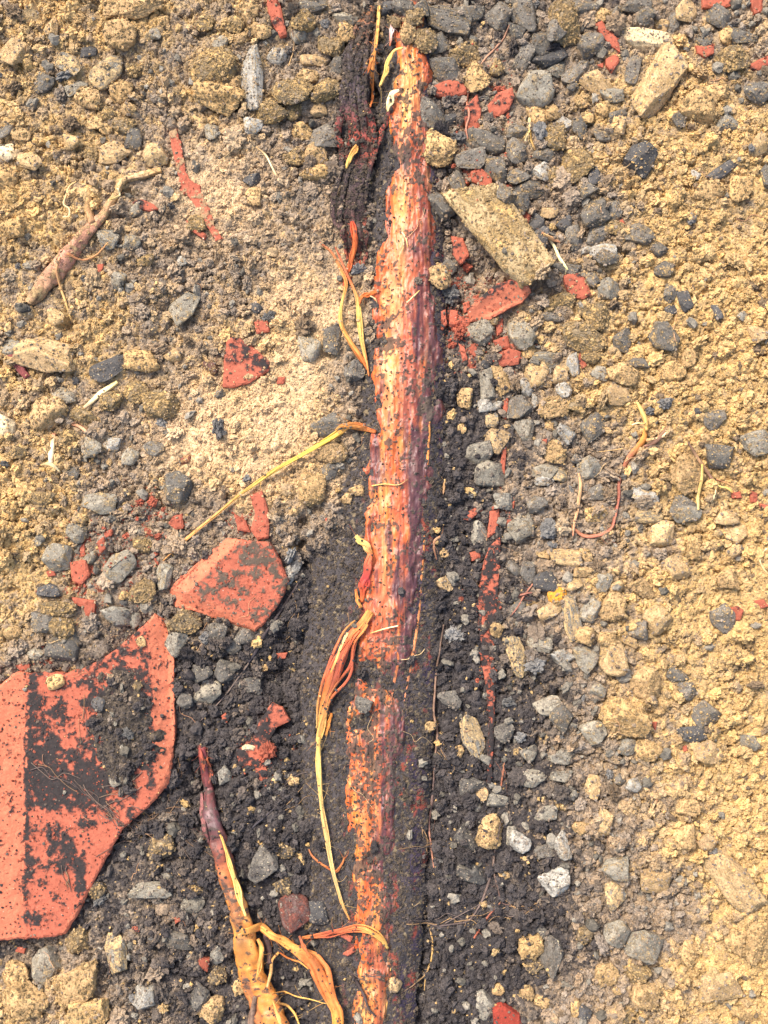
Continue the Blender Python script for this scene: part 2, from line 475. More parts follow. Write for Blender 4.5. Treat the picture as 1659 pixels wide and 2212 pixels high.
def build_root():
    root = thing("tree_root", "long peeled tree root with raw orange wood running down the middle", "root", (px(838, 1106)[0], 0, 0))
    off = np.array([root.location.x, 0, 0])
    # bark: broad dark half-buried body
    v = np.arange(-250, 2480, 3.2)
    u = np.linspace(0, 1, 84)
    U, V = np.meshgrid(u, v)
    l = np.interp(V, BY_, BL); r = np.interp(V, BY_, BR)
    wob = 9 * (fbm2(V / 60, U * 0 + 3, 42, 3) - .5)
    wobr = 30 * (fbm2(V / 40, U * 0 + 9, 48, 4) - .5)
    Q = l + (r - l) * U + 1.6 * wob * (1 - U) + wobr * U
    x, y = px(Q, V, .005)
    z = bark_z(x.ravel(), y.ravel()).reshape(x.shape)
    z += .0022 * (fbm2(x * 260, y * 260, 43, 4) - .5)
    P = np.stack([x, y, z], -1).reshape(-1, 3)
    qx, qy = Q.ravel(), V.ravel()
    n1 = fbm2(qx / 22, qy / 40, 44, 4); n2 = fbm2(qx / 5, qy / 7, 45, 2)
    c = lin(66, 60, 58) * (.62 + .75 * n1)[:, None]
    purple = (sstep(.60, .9, U.ravel()) * sstep(.4, .6, fbm2(qx / 30, qy / 70, 46, 3)))[:, None]
    c = c * (1 - .75 * purple) + lin(58, 46, 62) * .75 * purple
    red = (sstep(.66, .76, fbm2(qx / 14, qy / 30, 47, 3)) * sstep(.2, .5, U.ravel()))[:, None] * .7
    c = c * (1 - red) + lin(150, 66, 44) * red
    c = np.where((n2 > .72)[:, None], lin(120, 104, 78), c)
    f = grid_faces(len(u), len(v))
    o = link_mesh("bark", P - off, f[:, ::-1], M_BARK, c, root, dust=np.repeat(lin(98, 84, 68)[None], len(P), 0), amount=np.clip(.18 + .5 * (n1 - .35), 0, .6))
    o["label"] = "black soil-stained bark flanking the bare wood"
    splat(P, quads_to_tris(f), 4)
    # wood: bare orange ridge, its ragged edges dive below the bark
    v = np.arange(-200, 2470, 2.4)
    u = np.linspace(-1.12, 1.12, 92)
    U, V = np.meshgrid(u, v)
    wl, wr = np.interp(V, RY, RL), np.interp(V, RY, RR)
    Q = (wl + wr) / 2 + (wr - wl) / 2 * U * (1 + .5 * (fbm2(V / 80, V * 0 + np.sign(U) * 3, 50, 3) - .5)) + 26 * (fbm2(V / 110, V * 0, 51, 3) - .5)
    x, y = px(Q, V, .01)
    qx, qy = Q.ravel(), V.ravel(); uu = U.ravel()
    grain = fbm2(qx / 4.0 + 1.2 * fbm2(qx / 30, qy / 70, 65, 2), qy / 90, 52, 3)
    coarse = fbm2(qx / 16 + .8 * fbm2(qx / 40, qy / 60, 64, 2), qy / 110, 53, 3)
    chips = fbm2(qx / 13, qy / 30, 54, 4)
    z = bark_z(x.ravel(), y.ravel()) + .0065 * (1 - 1.25 * np.abs(uu) ** 3) + .0030 * (coarse - .5) + .0012 * (grain - .5) + (.0042 + .010 * sstep(.45, 1.0, np.abs(uu))) * (chips - .5) - .0015 + .004 * (fbm2(qx / 30, qy / 46, 66, 3) - .5)
    # hollows torn into the wood
    for a, b, ra, rb, d in [(820, 740, 30, 18, .004), (825, 700, 28, 16, .003), (850, 350, 26, 30, .005), (826, 330, 14, 50, .008), (812, 1465, 26, 40, .007), (790, 1560, 30, 34, .006), (800, 1640, 30, 30, .004),
                            (830, 1700, 26, 24, .004), (800, 1860, 34, 20, .005), (830, 1905, 26, 34, .005), (790, 1450, 20, 20, .005), (845, 1480, 18, 30, .004), (820, 2060, 16, 16, .004), (800, 2090, 16, 14, .004), (845, 1250, 12, 30, .002),
                            (800, 2130, 30, 14, .004), (875, 1000, 20, 60, .0015), (905, 850, 30, 50, .003), (915, 700, 14, 30, .002)]:
        z -= d * np.exp(-((qx - a) / ra) ** 2 - ((qy - b) / rb) ** 2)
    P = np.stack([x.ravel(), y.ravel(), z], 1)
    orange, salmon, cream, amber, rust, plum = lin(196, 94, 42), lin(192, 100, 66), lin(230, 178, 100), lin(208, 124, 50), lin(140, 58, 34), lin(66, 46, 54)
    t = .4 * coarse + .6 * fbm2(qx / 12, qy / 60, 55, 4)
    c = amber + (orange - amber) * sstep(.36, .50, t)[:, None]
    pinkz = np.exp(-((qy - 760) / 330) ** 2) + .8 * np.exp(-((qy - 1280) / 160) ** 2)
    c = c + (salmon - c) * (np.clip(pinkz, 0, 1) * sstep(.36, .58, fbm2(qx / 26, qy / 80, 56, 3)))[:, None]
    wq = qx + 7 * fbm2(qx / 18, qy / 50, 157, 3)
    fine = fbm2(wq / 3.0, qy / 170, 57, 3)
    blot = fbm2(wq / 9, qy / 90, 67, 4)
    c = c * (.62 + .4 * fine + .36 * blot)[:, None]
    k = sstep(.57, .70, fbm2(qx / 8, qy / 60, 68, 4))[:, None] * .6
    c = c * (1 - k) + lin(180, 84, 48) * k
    k = sstep(.56, .66, grain)[:, None] * .25
    c = c * (1 - k) + lin(226, 156, 90) * k
    k = sstep(.56, .68, fbm2(wq / 5, qy / 90, 58, 3))[:, None] * .65
    c = c * (1 - k) + rust * k
    lite = 0 * qx
    for a, b, ra, rb, s in [(880, 185, 22, 62, 1), (868, 450, 10, 90, 1.05), (838, 790, 15, 60, 1.1), (842, 880, 14, 70, .6), (832, 1190, 7, 80, .7), (880, 250, 18, 30, .5), (790, 2120, 16, 26, .8), (785, 2190, 25, 30, .8), (835, 2180, 10, 40, .9),
                            (838, 2060, 9, 30, .9), (850, 650, 16, 60, .55), (825, 1040, 12, 60, .5), (865, 1930, 5, 60, .6), (790, 1790, 16, 50, .4), (868, 560, 14, 50, .6), (930, 380, 14, 30, .5), (810, 2000, 14, 30, .5)]:
        lite = np.maximum(lite, s * np.exp(-((qx - a) / ra) ** 2 - ((qy - b) / rb) ** 2))
    k = np.clip(lite * (.0 + 1.1 * fine + .6 * (blot - .5)), 0, .85)[:, None]
    c = c * (1 - k) + cream * k
    # plum-dark inner bark still on the right flank and in patches
    pl = np.maximum(sstep(.02, .55, uu + 1.5 * (fbm2((qx + 9 * fbm2(qx / 20, qy / 40, 158, 2)) / 18, qy / 80, 59, 4) - .5)), .7 * sstep(.60, .70, fbm2(qx / 14, qy / 60, 69, 4))) * np.interp(qy, [0, 350, 420, 560, 800, 1000, 1250, 1500, 1900, 2212], [.2, .5, .5, .7, .85, 1.1, .95, 1.0, .75, .4])
    for a, b, ra, rb, s in [(900, 530, 40, 50, .7), (850, 345, 50, 40, .9), (880, 970, 18, 110, .8), (900, 1080, 22, 100, .7), (895, 1240, 24, 70, .6), (860, 1440, 30, 60, .5), (900, 850, 30, 60, .6), (840, 1380, 30, 20, .6)]:
        pl = np.maximum(pl, s * np.exp(-((qx - a) / ra) ** 2 - ((qy - b) / rb) ** 2) * sstep(.3, .6, fbm2(qx / 12, qy / 40, 60, 3) + .1))
    k = np.clip(pl * (.5 + fine), 0, .9)[:, None]
    c = c * (1 - k) + plum * k
    # soil smeared and stuck on it
    amt = np.interp(qy, [40, 130, 300, 420, 650, 760, 1300, 1420, 1500, 1720, 1800, 1870, 2000, 2212], [.80, .46, .56, .42, .36, .38, .36, .44, .55, .54, .42, .54, .46, .40])
    for a, b, ra, rb, s in [(820, 740, 34, 20, .3), (825, 700, 32, 16, .32), (850, 350, 40, 30, .2), (812, 1465, 30, 44, .3), (800, 1640, 30, 34, .2), (800, 1860, 40, 22, .25), (830, 1905, 30, 34, .2), (850, 1385, 30, 10, .3), (905, 850, 26, 50, .2), (930, 900, 18, 70, .25), (900, 380, 10, 20, .3)]:
        amt = amt + s * np.exp(-((qx - a) / ra) ** 2 - ((qy - b) / rb) ** 2)
    dn = .5 * fbm2(qx / 14, qy / 18, 61, 4) + .5 * fbm2(qx / 5, qy / 5, 62, 2)
    dirt = sstep(.53, .72, dn + (amt - .36) * .62)[:, None]
    soil = (lin(54, 48, 45) + (lin(88, 76, 62) - lin(54, 48, 45)) * fbm2(qx / 9, qy / 9, 63, 2)[:, None])
    P[:, 2] += dirt[:, 0] * .0012 * RNG.random(len(qx))
    f = grid_faces(len(u), len(v))
    o = link_mesh("wood", P - off, f[:, ::-1], M_WOOD, c, root, dust=soil, amount=.12 + .76 * dirt[:, 0])
    o["label"] = "bare orange and cream wood with lengthwise grain"
    splat(P, quads_to_tris(f), 3)
    return root, off


# ------------------------------------------------------------------ strands and rootlets
def smooth_path(pts, step):
    p = np.array(pts, float)
    q = np.vstack([2 * p[0] - p[1], p, 2 * p[-1] - p[-2]])
    out = []
    for i in range(1, len(q) - 2):
        n = max(2, int(np.linalg.norm(q[i + 1, :2] - q[i, :2]) / step))
        t = (np.arange(n) / n)[:, None]
        a, b, c, d = q[i - 1], q[i], q[i + 1], q[i + 2]
        out.append(.5 * (2 * b + (c - a) * t + (2 * a - 5 * b + 4 * c - d) * t ** 2 + (3 * b - a - 3 * c + d) * t ** 3))
    out.append(p[-1:])
    return np.vstack(out)


def z_at(x, y, r=.003):
    zs = []
    for dx in (-r, 0, r):
        for dy in (-r, 0, r):
            j, i = zcell(np.asarray(x) + dx, np.asarray(y) + dy); zs.append(ZB[j, i])
    return np.median(np.array(zs), 0)


def tube_mesh(path, rad, seg=9, flat=1.0, seed=0, rough=.2, streak=9):
    """path n x 3, rad n -> verts, quads, per-vertex (along 0-1, around 0-1)"""
    n = len(path)
    t = np.gradient(path, axis=0); t /= np.linalg.norm(t, axis=1)[:, None] + 1e-9
    side = np.cross(t, [0, 0, 1.0]); side /= np.linalg.norm(side, axis=1)[:, None] + 1e-9
    up = np.cross(side, t)
    a = np.linspace(0, 2 * math.pi, seg, endpoint=False)
    A, I = np.meshgrid(a, np.arange(n))
    ln = np.concatenate([[0], np.cumsum(np.linalg.norm(np.diff(path, axis=0), axis=1))])
    groove = noise2(A * streak / 6.283, ln[I] * 20, seed) - .5
    lump = fbm2(np.cos(A) * 1.1 + 5, ln[I] * 70 + np.sin(A), seed + 3, 3) - .5
    bend = fbm2(ln[I] * 60, A * 0, seed + 8, 3) - .5
    R = rad[I] * (1 + rough * 2.2 * groove + rough * 3.0 * lump + .8 * bend * rough)
    v = path[I] + side[I] * (np.cos(A) * R)[..., None] + up[I] * (np.sin(A) * R * flat)[..., None]
    v = v.reshape(-1, 3)
    f = grid_faces(seg, n, wrap=True)
    # close the ends
    v = np.vstack([v, path[0:1], path[-1:]])
    k0, k1 = n * seg, n * seg + 1
    i = np.arange(seg); i2 = (i + 1) % seg
    cap0 = np.stack([i2, i, np.full(seg, k0), np.full(seg, k0)], 1)
    b = (n - 1) * seg
    cap1 = np.stack([b + i, b + i2, np.full(seg, k1), np.full(seg, k1)], 1)
    tris = np.concatenate([quads_to_tris(f), cap0[:, :3], cap1[:, :3]])
    al = np.concatenate([(I / max(n - 1, 1)).ravel(), [0, 1]]); ar = np.concatenate([(A / 6.283).ravel(), [0, 0]])
    return v, tris[:, ::-1], al, ar


def ramp(stops, t):
    ts = [s[0] for s in stops]; cs = np.array([s[1] for s in stops])
    return np.stack([np.interp(t, ts, cs[:, k]) for k in range(3)], 1)


def strand(name, pts, widths, stops, parent=None, off=(0, 0, 0), lift=0.0, fibres=1, spread=.5, flat=.8, seed=1, seg=9, dirt=.25, step=3.5, mat=None, fuzz=0, owner=6, zfix=None, plum=0.0, thin=.8):
    """tapered strand along photo pixels, widths in pixels; several fibres make a frayed bundle; returns one mesh"""
    p = smooth_path([(a, b) for a, b in pts], step)
    n = len(p)
    tt = np.linspace(0, 1, n)
    dl = np.concatenate([[0], np.cumsum(np.hypot(*np.diff(np.array(pts, float), axis=0).T))]); dl /= dl[-1]
    pl = np.concatenate([[0], np.cumsum(np.hypot(*np.diff(p, axis=0).T))]); pl /= pl[-1]
    w = np.interp(pl, np.linspace(0, 1, len(widths)), widths) * S / 2 * thin
    lf = np.interp(pl, np.linspace(0, 1, len(lift)), lift) if np.ndim(lift) else np.full(n, lift)
    x, y = px(p[:, 0], p[:, 1], .008)
    z = z_at(x, y)
    if zfix is not None: z = np.interp(pl, np.linspace(0, 1, len(zfix)), zfix)
    k = np.ones(9) / 9
    if n > 12: z = np.convolve(np.pad(z, 4, mode='edge'), k, 'valid')
    base = np.stack([x, y, z + w * .45 * flat + lf], 1)
    V, F, C, A, o0 = [], [], [], [], 0
    rs = np.random.default_rng(seed)
    t = np.gradient(base, axis=0); t /= np.linalg.norm(t, axis=1)[:, None] + 1e-9
    side = np.cross(t, [0, 0, 1.0])
    items = []
    if fibres > 1: items.append((base, w * .72))
    for q in range(fibres):
        if fibres == 1:
            items.append((base, w))
        else:
            ph = rs.uniform(0, 6.28); fr = rs.uniform(1, 3)
            o_ = (q / (fibres - 1) - .5) * 2 * spread
            s_ = o_ * w * 1.15 * (1 + .5 * np.sin(ph + fr * 3 * pl)) + .25 * w * np.sin(ph * 2 + fr * 7 * pl)
            pp = base + side * s_[:, None]; pp[:, 2] += .35 * w * flat + .25 * w * np.cos(ph + fr * 5 * pl)
            i0 = int(n * rs.uniform(0, .12)); i1 = n - int(n * rs.uniform(0, .15))
            items.append((pp[i0:i1], (w * (rs.uniform(.4, .9) / fibres + .08))[i0:i1]))
    for q in range(fuzz):
        i = rs.integers(0, n - 1)
        m = 7
        d = side[i] * rs.choice([-1, 1]) * rs.uniform(.2, 1) + t[i] * rs.uniform(-1.6, 1.6) + np.array([0, 0, rs.uniform(-.3, .35)])
        ln_ = rs.uniform(.004, .014)
        s_ = np.linspace(0, 1, m)[:, None]
        pp = base[i] + d * ln_ * s_ + np.array([rs.normal(), rs.normal(), -.6]) * ln_ * .35 * s_ ** 2
        items.append((pp, np.full(m, .00020) * np.linspace(1, .5, m)))
    for q, (pp, ww) in enumerate(items):
        if len(pp) < 3: continue
        v, f, al, ar = tube_mesh(pp, ww, (24 if fibres > 1 and q == 0 else seg) if q <= fibres else 4, flat, seed * 31 + q)
        V.append(v); F.append(f + o0); o0 += len(v)
        lo = al
        c = ramp(stops, lo)
        st = noise2(ar * 14, al * n / 18, seed + q) * .65 + noise2(ar * 5, al * n / 5, seed + q + 5) * .35
        c = c * (.34 + 1.2 * st)[:, None]
        if plum:
            k_ = (sstep(.48, .60, noise2(ar * 8, al * n / 45, seed + 71) * .7 + .3 * noise2(ar * 4, al * n / 14, seed + 73)) * plum)[:, None]
            c = c * (1 - k_) + lin(84, 50, 58) * k_
        if dirt:
            dn = fbm2(v[:, 0] * 260, v[:, 1] * 260, seed + 9, 3)
            A.append(np.clip(dirt * 1.1 + (dn - .5) * 1.6 * min(1, dirt * 4), 0, 1))
        else:
            A.append(np.clip(.20 + 1.2 * (fbm2(v[:, 0] * 260, v[:, 1] * 260, seed + 9, 3) - .5), 0, .5))
        C.append(c)
    V, F, C = np.vstack(V), np.vstack(F), np.vstack(C)
    splat(V, F, owner)
    return link_mesh(name, V - np.asarray(off), F, mat or M_FIBRE, C, parent, dust=np.repeat((lin(72, 62, 54) + (C_OCHRE2 * .8 - lin(72, 62, 54)) * sstep(.35, .65, soil_at(p[:, 0], p[:, 1])[0].mean()) * (parent is not ROOT))[None], len(V), 0), amount=np.concatenate(A))


Y_, A_, O_, R_, T_, K_ = lin(212, 170, 92), lin(206, 142, 72), lin(186, 100, 50), lin(150, 62, 48), lin(198, 158, 104), lin(70, 58, 54)
CR_, PK_, PU_, GB_ = lin(244, 226, 172), lin(176, 118, 88), lin(88, 54, 62), lin(112, 92, 78)

ROOT, ROFF = build_root()


def root_strands():
    P = dict(parent=ROOT, off=ROFF)
    # upper dark bark strip torn off to the left
    o = strand("bark_strip", [(806, 8), (788, 70), (772, 140), (766, 210), (780, 275), (786, 320), (772, 390), (762, 450), (768, 520), (760, 590)],
               [22, 52, 74, 78, 84, 70, 66, 60, 46, 24], [(0, lin(150, 100, 62)), (.15, lin(74, 66, 64)), (.36, lin(70, 62, 62)), (.46, lin(150, 70, 54)), (.56, lin(140, 72, 54)), (.62, lin(70, 62, 60)), (.85, lin(86, 66, 58)), (1, lin(170, 84, 54))],
               lift=[.004, .006, .008, .006, .004, .003, .001, 0, 0, -.002], flat=.40, seed=5, seg=12, thin=1.0, dirt=.42, plum=.25, mat=M_BARK, fuzz=10, fibres=9, spread=.85, owner=4, step=2.6, **P)
    o["label"] = "dark torn bark strip beside the upper root"
    strand("torn_edge", [(820, 12), (818, 50), (812, 100), (806, 150), (804, 200), (800, 235)], [8, 12, 9, 12, 8, 5], [(0, Y_), (.4, A_), (1, O_)], lift=.012, fibres=3, seed=6, fuzz=16, **P)
    strand("torn_edge", [(850, 35), (846, 70), (842, 100)], [6, 10, 5], [(0, O_), (.5, lin(210, 180, 170)), (1, O_)], lift=.006, fibres=2, seed=7, fuzz=6, **P)
    strand("peeled_strand", [(870, 112), (850, 117), (838, 140), (830, 165), (820, 192)], [6, 9, 14, 14, 6], [(0, Y_), (.5, lin(218, 178, 96)), (1, Y_)], lift=.010, fibres=3, seed=8, fuzz=10, dirt=0, **P)
    strand("peeled_strand", [(862, 202), (846, 210), (840, 228), (838, 246)], [6, 18, 18, 6], [(0, CR_), (1, lin(226, 196, 130))], lift=.008, fibres=3, seed=9, flat=.5, dirt=0, **P)
    strand("torn_edge", [(812, 120), (806, 140), (795, 170)], [5, 12, 5], [(0, A_), (1, O_)], lift=.01, fibres=3, seed=10, fuzz=12, **P)
    strand("torn_edge", [(772, 318), (762, 335), (752, 352), (748, 364)], [14, 12, 14, 5], [(0, A_), (1, Y_)], lift=.003, fibres=2, seed=11, dirt=.05, **P)
    strand("torn_edge", [(760, 480), (768, 520), (760, 555), (748, 590), (742, 620)], [10, 20, 16, 10, 6], [(0, lin(180, 70, 44)), (.5, O_), (1, lin(190, 80, 50))], lift=.001, fibres=3, seed=12, fuzz=8, **P)
    # twin yellow strands
    strand("peeled_strand", [(690, 520), (718, 545), (738, 585), (746, 615), (738, 660), (738, 700), (756, 738), (778, 768), (794, 798)], [5, 8, 9, 10, 11, 12, 14, 16, 8],
           [(0, lin(176, 104, 72)), (.35, lin(190, 130, 66)), (.5, Y_), (.75, A_), (1, O_)], lift=[.001, .002, .003, .005, .006, .006, .004, .003, .001], fibres=3, seed=13, dirt=.02, fuzz=5, **P)
    strand("peeled_strand", [(724, 530), (740, 570), (758, 610), (771, 645), (776, 690), (783, 740), (792, 780), (797, 812)], [5, 8, 10, 11, 12, 12, 11, 6],
           [(0, lin(170, 90, 64)), (.3, lin(196, 110, 66)), (.5, Y_), (.8, Y_), (1, lin(190, 110, 60))], lift=[.001, .003, .004, .006, .007, .006, .004, .001], fibres=3, seed=14, dirt=.02, fuzz=5, **P)
    strand("torn_edge", [(822, 628), (800, 634), (782, 640), (776, 660)], [4, 12, 14, 4], [(0, lin(214, 110, 50)), (1, O_)], lift=.003, fibres=3, seed=15, fuzz=8, dirt=.02, **P)
    # the long yellow strap pulled out to the left
    strand("peeled_strand", [(812, 934), (785, 926), (752, 922), (728, 940), (690, 962), (650, 985), (600, 1013), (560, 1040), (515, 1072), (470, 1108), (420, 1148), (382, 1182), (350, 1212)],
           [14, 22, 20, 16, 14, 13, 12, 11, 10, 9, 9, 9, 5], [(0, O_), (.12, A_), (.2, lin(222, 182, 72)), (.45, lin(214, 170, 80)), (.7, lin(206, 152, 84)), (1, lin(196, 140, 84))],
           lift=[.0, .003, .006, .008, .008, .007, .006, .006, .006, .006, .005, .004, .002], fibres=4, seed=16, dirt=.0, fuzz=12, spread=.45, **P)
    strand("torn_edge", [(790, 918), (760, 916), (735, 922), (725, 930)], [6, 10, 9, 3], [(0, O_), (1, A_)], lift=.006, fibres=3, seed=17, dirt=.02, fuzz=4, **P)
    # curl
    strand("peeled_strand", [(768, 1158), (776, 1166), (792, 1178), (800, 1205), (796, 1235)], [10, 24, 22, 16, 6], [(0, lin(214, 180, 96)), (.4, lin(206, 166, 100)), (.6, O_), (1, lin(190, 90, 60))], lift=.004, fibres=4, seed=18, flat=.5, dirt=.04, fuzz=10, **P)
    strand("torn_edge", [(800, 1195), (796, 1230), (786, 1265), (782, 1300)], [16, 22, 26, 10], [(0, lin(200, 110, 70)), (.5, lin(176, 62, 58)), (1, lin(206, 100, 50))], lift=.003, fibres=3, seed=19, flat=.5, dirt=.12, fuzz=10, **P)
    strand("torn_edge", [(768, 1272), (772, 1290), (780, 1312)], [5, 14, 8], [(0, O_), (1, A_)], lift=.004, fibres=3, seed=20, dirt=.02, fuzz=4, **P)
    # long peel on the lower left
    strand("peeled_strand", [(800, 1318), (782, 1348), (758, 1378), (738, 1422), (720, 1466), (704, 1514), (695, 1556), (688, 1602)], [26, 34, 38, 50, 48, 36, 28, 16],
           [(0, A_), (.2, lin(214, 110, 66)), (.45, lin(200, 96, 62)), (.62, O_), (.8, A_), (1, Y_)], lift=[.004, .006, .006, .007, .007, .006, .005, .004], fibres=9, seed=21, flat=.6, dirt=.14, fuzz=40, spread=.75, plum=.35, **P)
    strand("peeled_strand", [(752, 1362), (742, 1385), (728, 1420), (716, 1448)], [5, 8, 7, 4], [(0, lin(238, 196, 130)), (1, A_)], lift=.012, fibres=2, seed=22, dirt=0, **P)
    strand("peeled_strand", [(690, 1590), (688, 1632), (691, 1690), (697, 1750), (706, 1810), (718, 1866), (730, 1916), (742, 1958), (756, 1986)], [12, 18, 15, 14, 14, 12, 12, 11, 6],
           [(0, Y_), (.2, lin(220, 180, 104)), (.6, lin(208, 166, 104)), (.85, lin(204, 172, 112)), (1, A_)], lift=[.004, .006, .006, .006, .006, .005, .004, .003, .001], fibres=4, seed=23, dirt=.0, fuzz=26, spread=.5, **P)
    strand("torn_edge", [(716, 1540), (710, 1566), (704, 1590)], [8, 12, 4], [(0, lin(206, 120, 50)), (1, A_)], lift=.002, fibres=3, seed=24, dirt=.05, fuzz=6, **P)
    strand("peeled_strand", [(666, 1838), (674, 1852), (692, 1866), (708, 1874)], [4, 6, 6, 4], [(0, lin(170, 110, 70)), (1, O_)], lift=.003, seed=25, dirt=0, **P)
    strand("peeled_strand", [(704, 1872), (726, 1880), (740, 1862), (744, 1850)], [4, 8, 6, 3], [(0, O_), (1, lin(180, 110, 60))], lift=.002, fibres=2, seed=26, dirt=.05, fuzz=6, **P)
    # reddish bundle crossing low down
    strand("peeled_strand", [(652, 2028), (690, 2020), (726, 2008), (756, 2000), (784, 1998), (808, 2008), (826, 2024), (838, 2044)], [8, 18, 18, 16, 16, 16, 16, 8],
           [(0, lin(190, 110, 56)), (.3, lin(160, 76, 50)), (.6, lin(196, 104, 60)), (.75, A_), (1, Y_)], lift=[.004, .006, .006, .006, .005, .005, .004, .002], fibres=5, seed=27, dirt=.02, fuzz=24, spread=.7, **P)
    strand("torn_edge", [(846, 1380), (860, 1420), (852, 1470), (842, 1530), (838, 1560)], [5, 9, 8, 7, 4], [(0, O_), (1, lin(176, 116, 84))], lift=-.001, flat=.5, seed=28, dirt=.3, **P)
    strand("torn_edge", [(918, 1120), (914, 1200), (908, 1290), (898, 1370), (886, 1440), (876, 1500), (866, 1560)], [5, 9, 8, 9, 10, 8, 4], [(0, lin(200, 120, 64)), (.4, lin(204, 130, 76)), (1, lin(180, 116, 84))], lift=-.0012, flat=.5, seed=29, dirt=.30, **P)
    strand("torn_edge", [(928, 900), (926, 940), (924, 985), (918, 1030)], [5, 10, 9, 4], [(0, lin(206, 140, 70)), (1, lin(190, 110, 60))], lift=-.0012, flat=.5, seed=30, dirt=.28, **P)
    strand("torn_edge", [(852, 1930), (850, 1980), (842, 2050), (840, 2110), (834, 2170), (828, 2212)], [8, 10, 12, 12, 10, 8], [(0, A_), (.4, Y_), (1, lin(210, 156, 84))], lift=-.0032, flat=.6, seed=31, dirt=.34, **P)
    strand("dark_fibre", [(758, 2100), (772, 2120), (788, 2146), (796, 2168), (812, 2188)], [5, 9, 8, 6, 5], [(0, K_), (1, K_)], lift=.003, seed=32, dirt=.2, **P)
    strand("root_hair", [(803, 1050), (830, 1046), (860, 1048), (880, 1036)], [3, 4, 3, 2], [(0, Y_), (1, T_)], lift=.002, seed=33, dirt=0, **P)
    for k, (a, b, c, d) in enumerate([(878, 658, 906, 630), (870, 520, 868, 548), (868, 505, 880, 540), (800, 640, 815, 655), (860, 1350, 800, 1366)]):
        strand("root_hair", [(a, b), ((a + c) / 2 + 3, (b + d) / 2 - 2), (c, d)], [3, 3.5, 2], [(0, CR_), (1, Y_)], lift=.003, seed=34 + k, dirt=0, **P)


root_strands()


def group_root(name, label, cat, loc, parts, group="roots and rootlets lying in the soil"):
    x, y = px(*loc)
    t = thing(name, label, cat, (float(x), float(y), 0), group)
    for nm, pts, w, st, kw in parts:
        strand(nm, pts, w, st, parent=t, off=(float(x), float(y), 0), **kw)
    return t


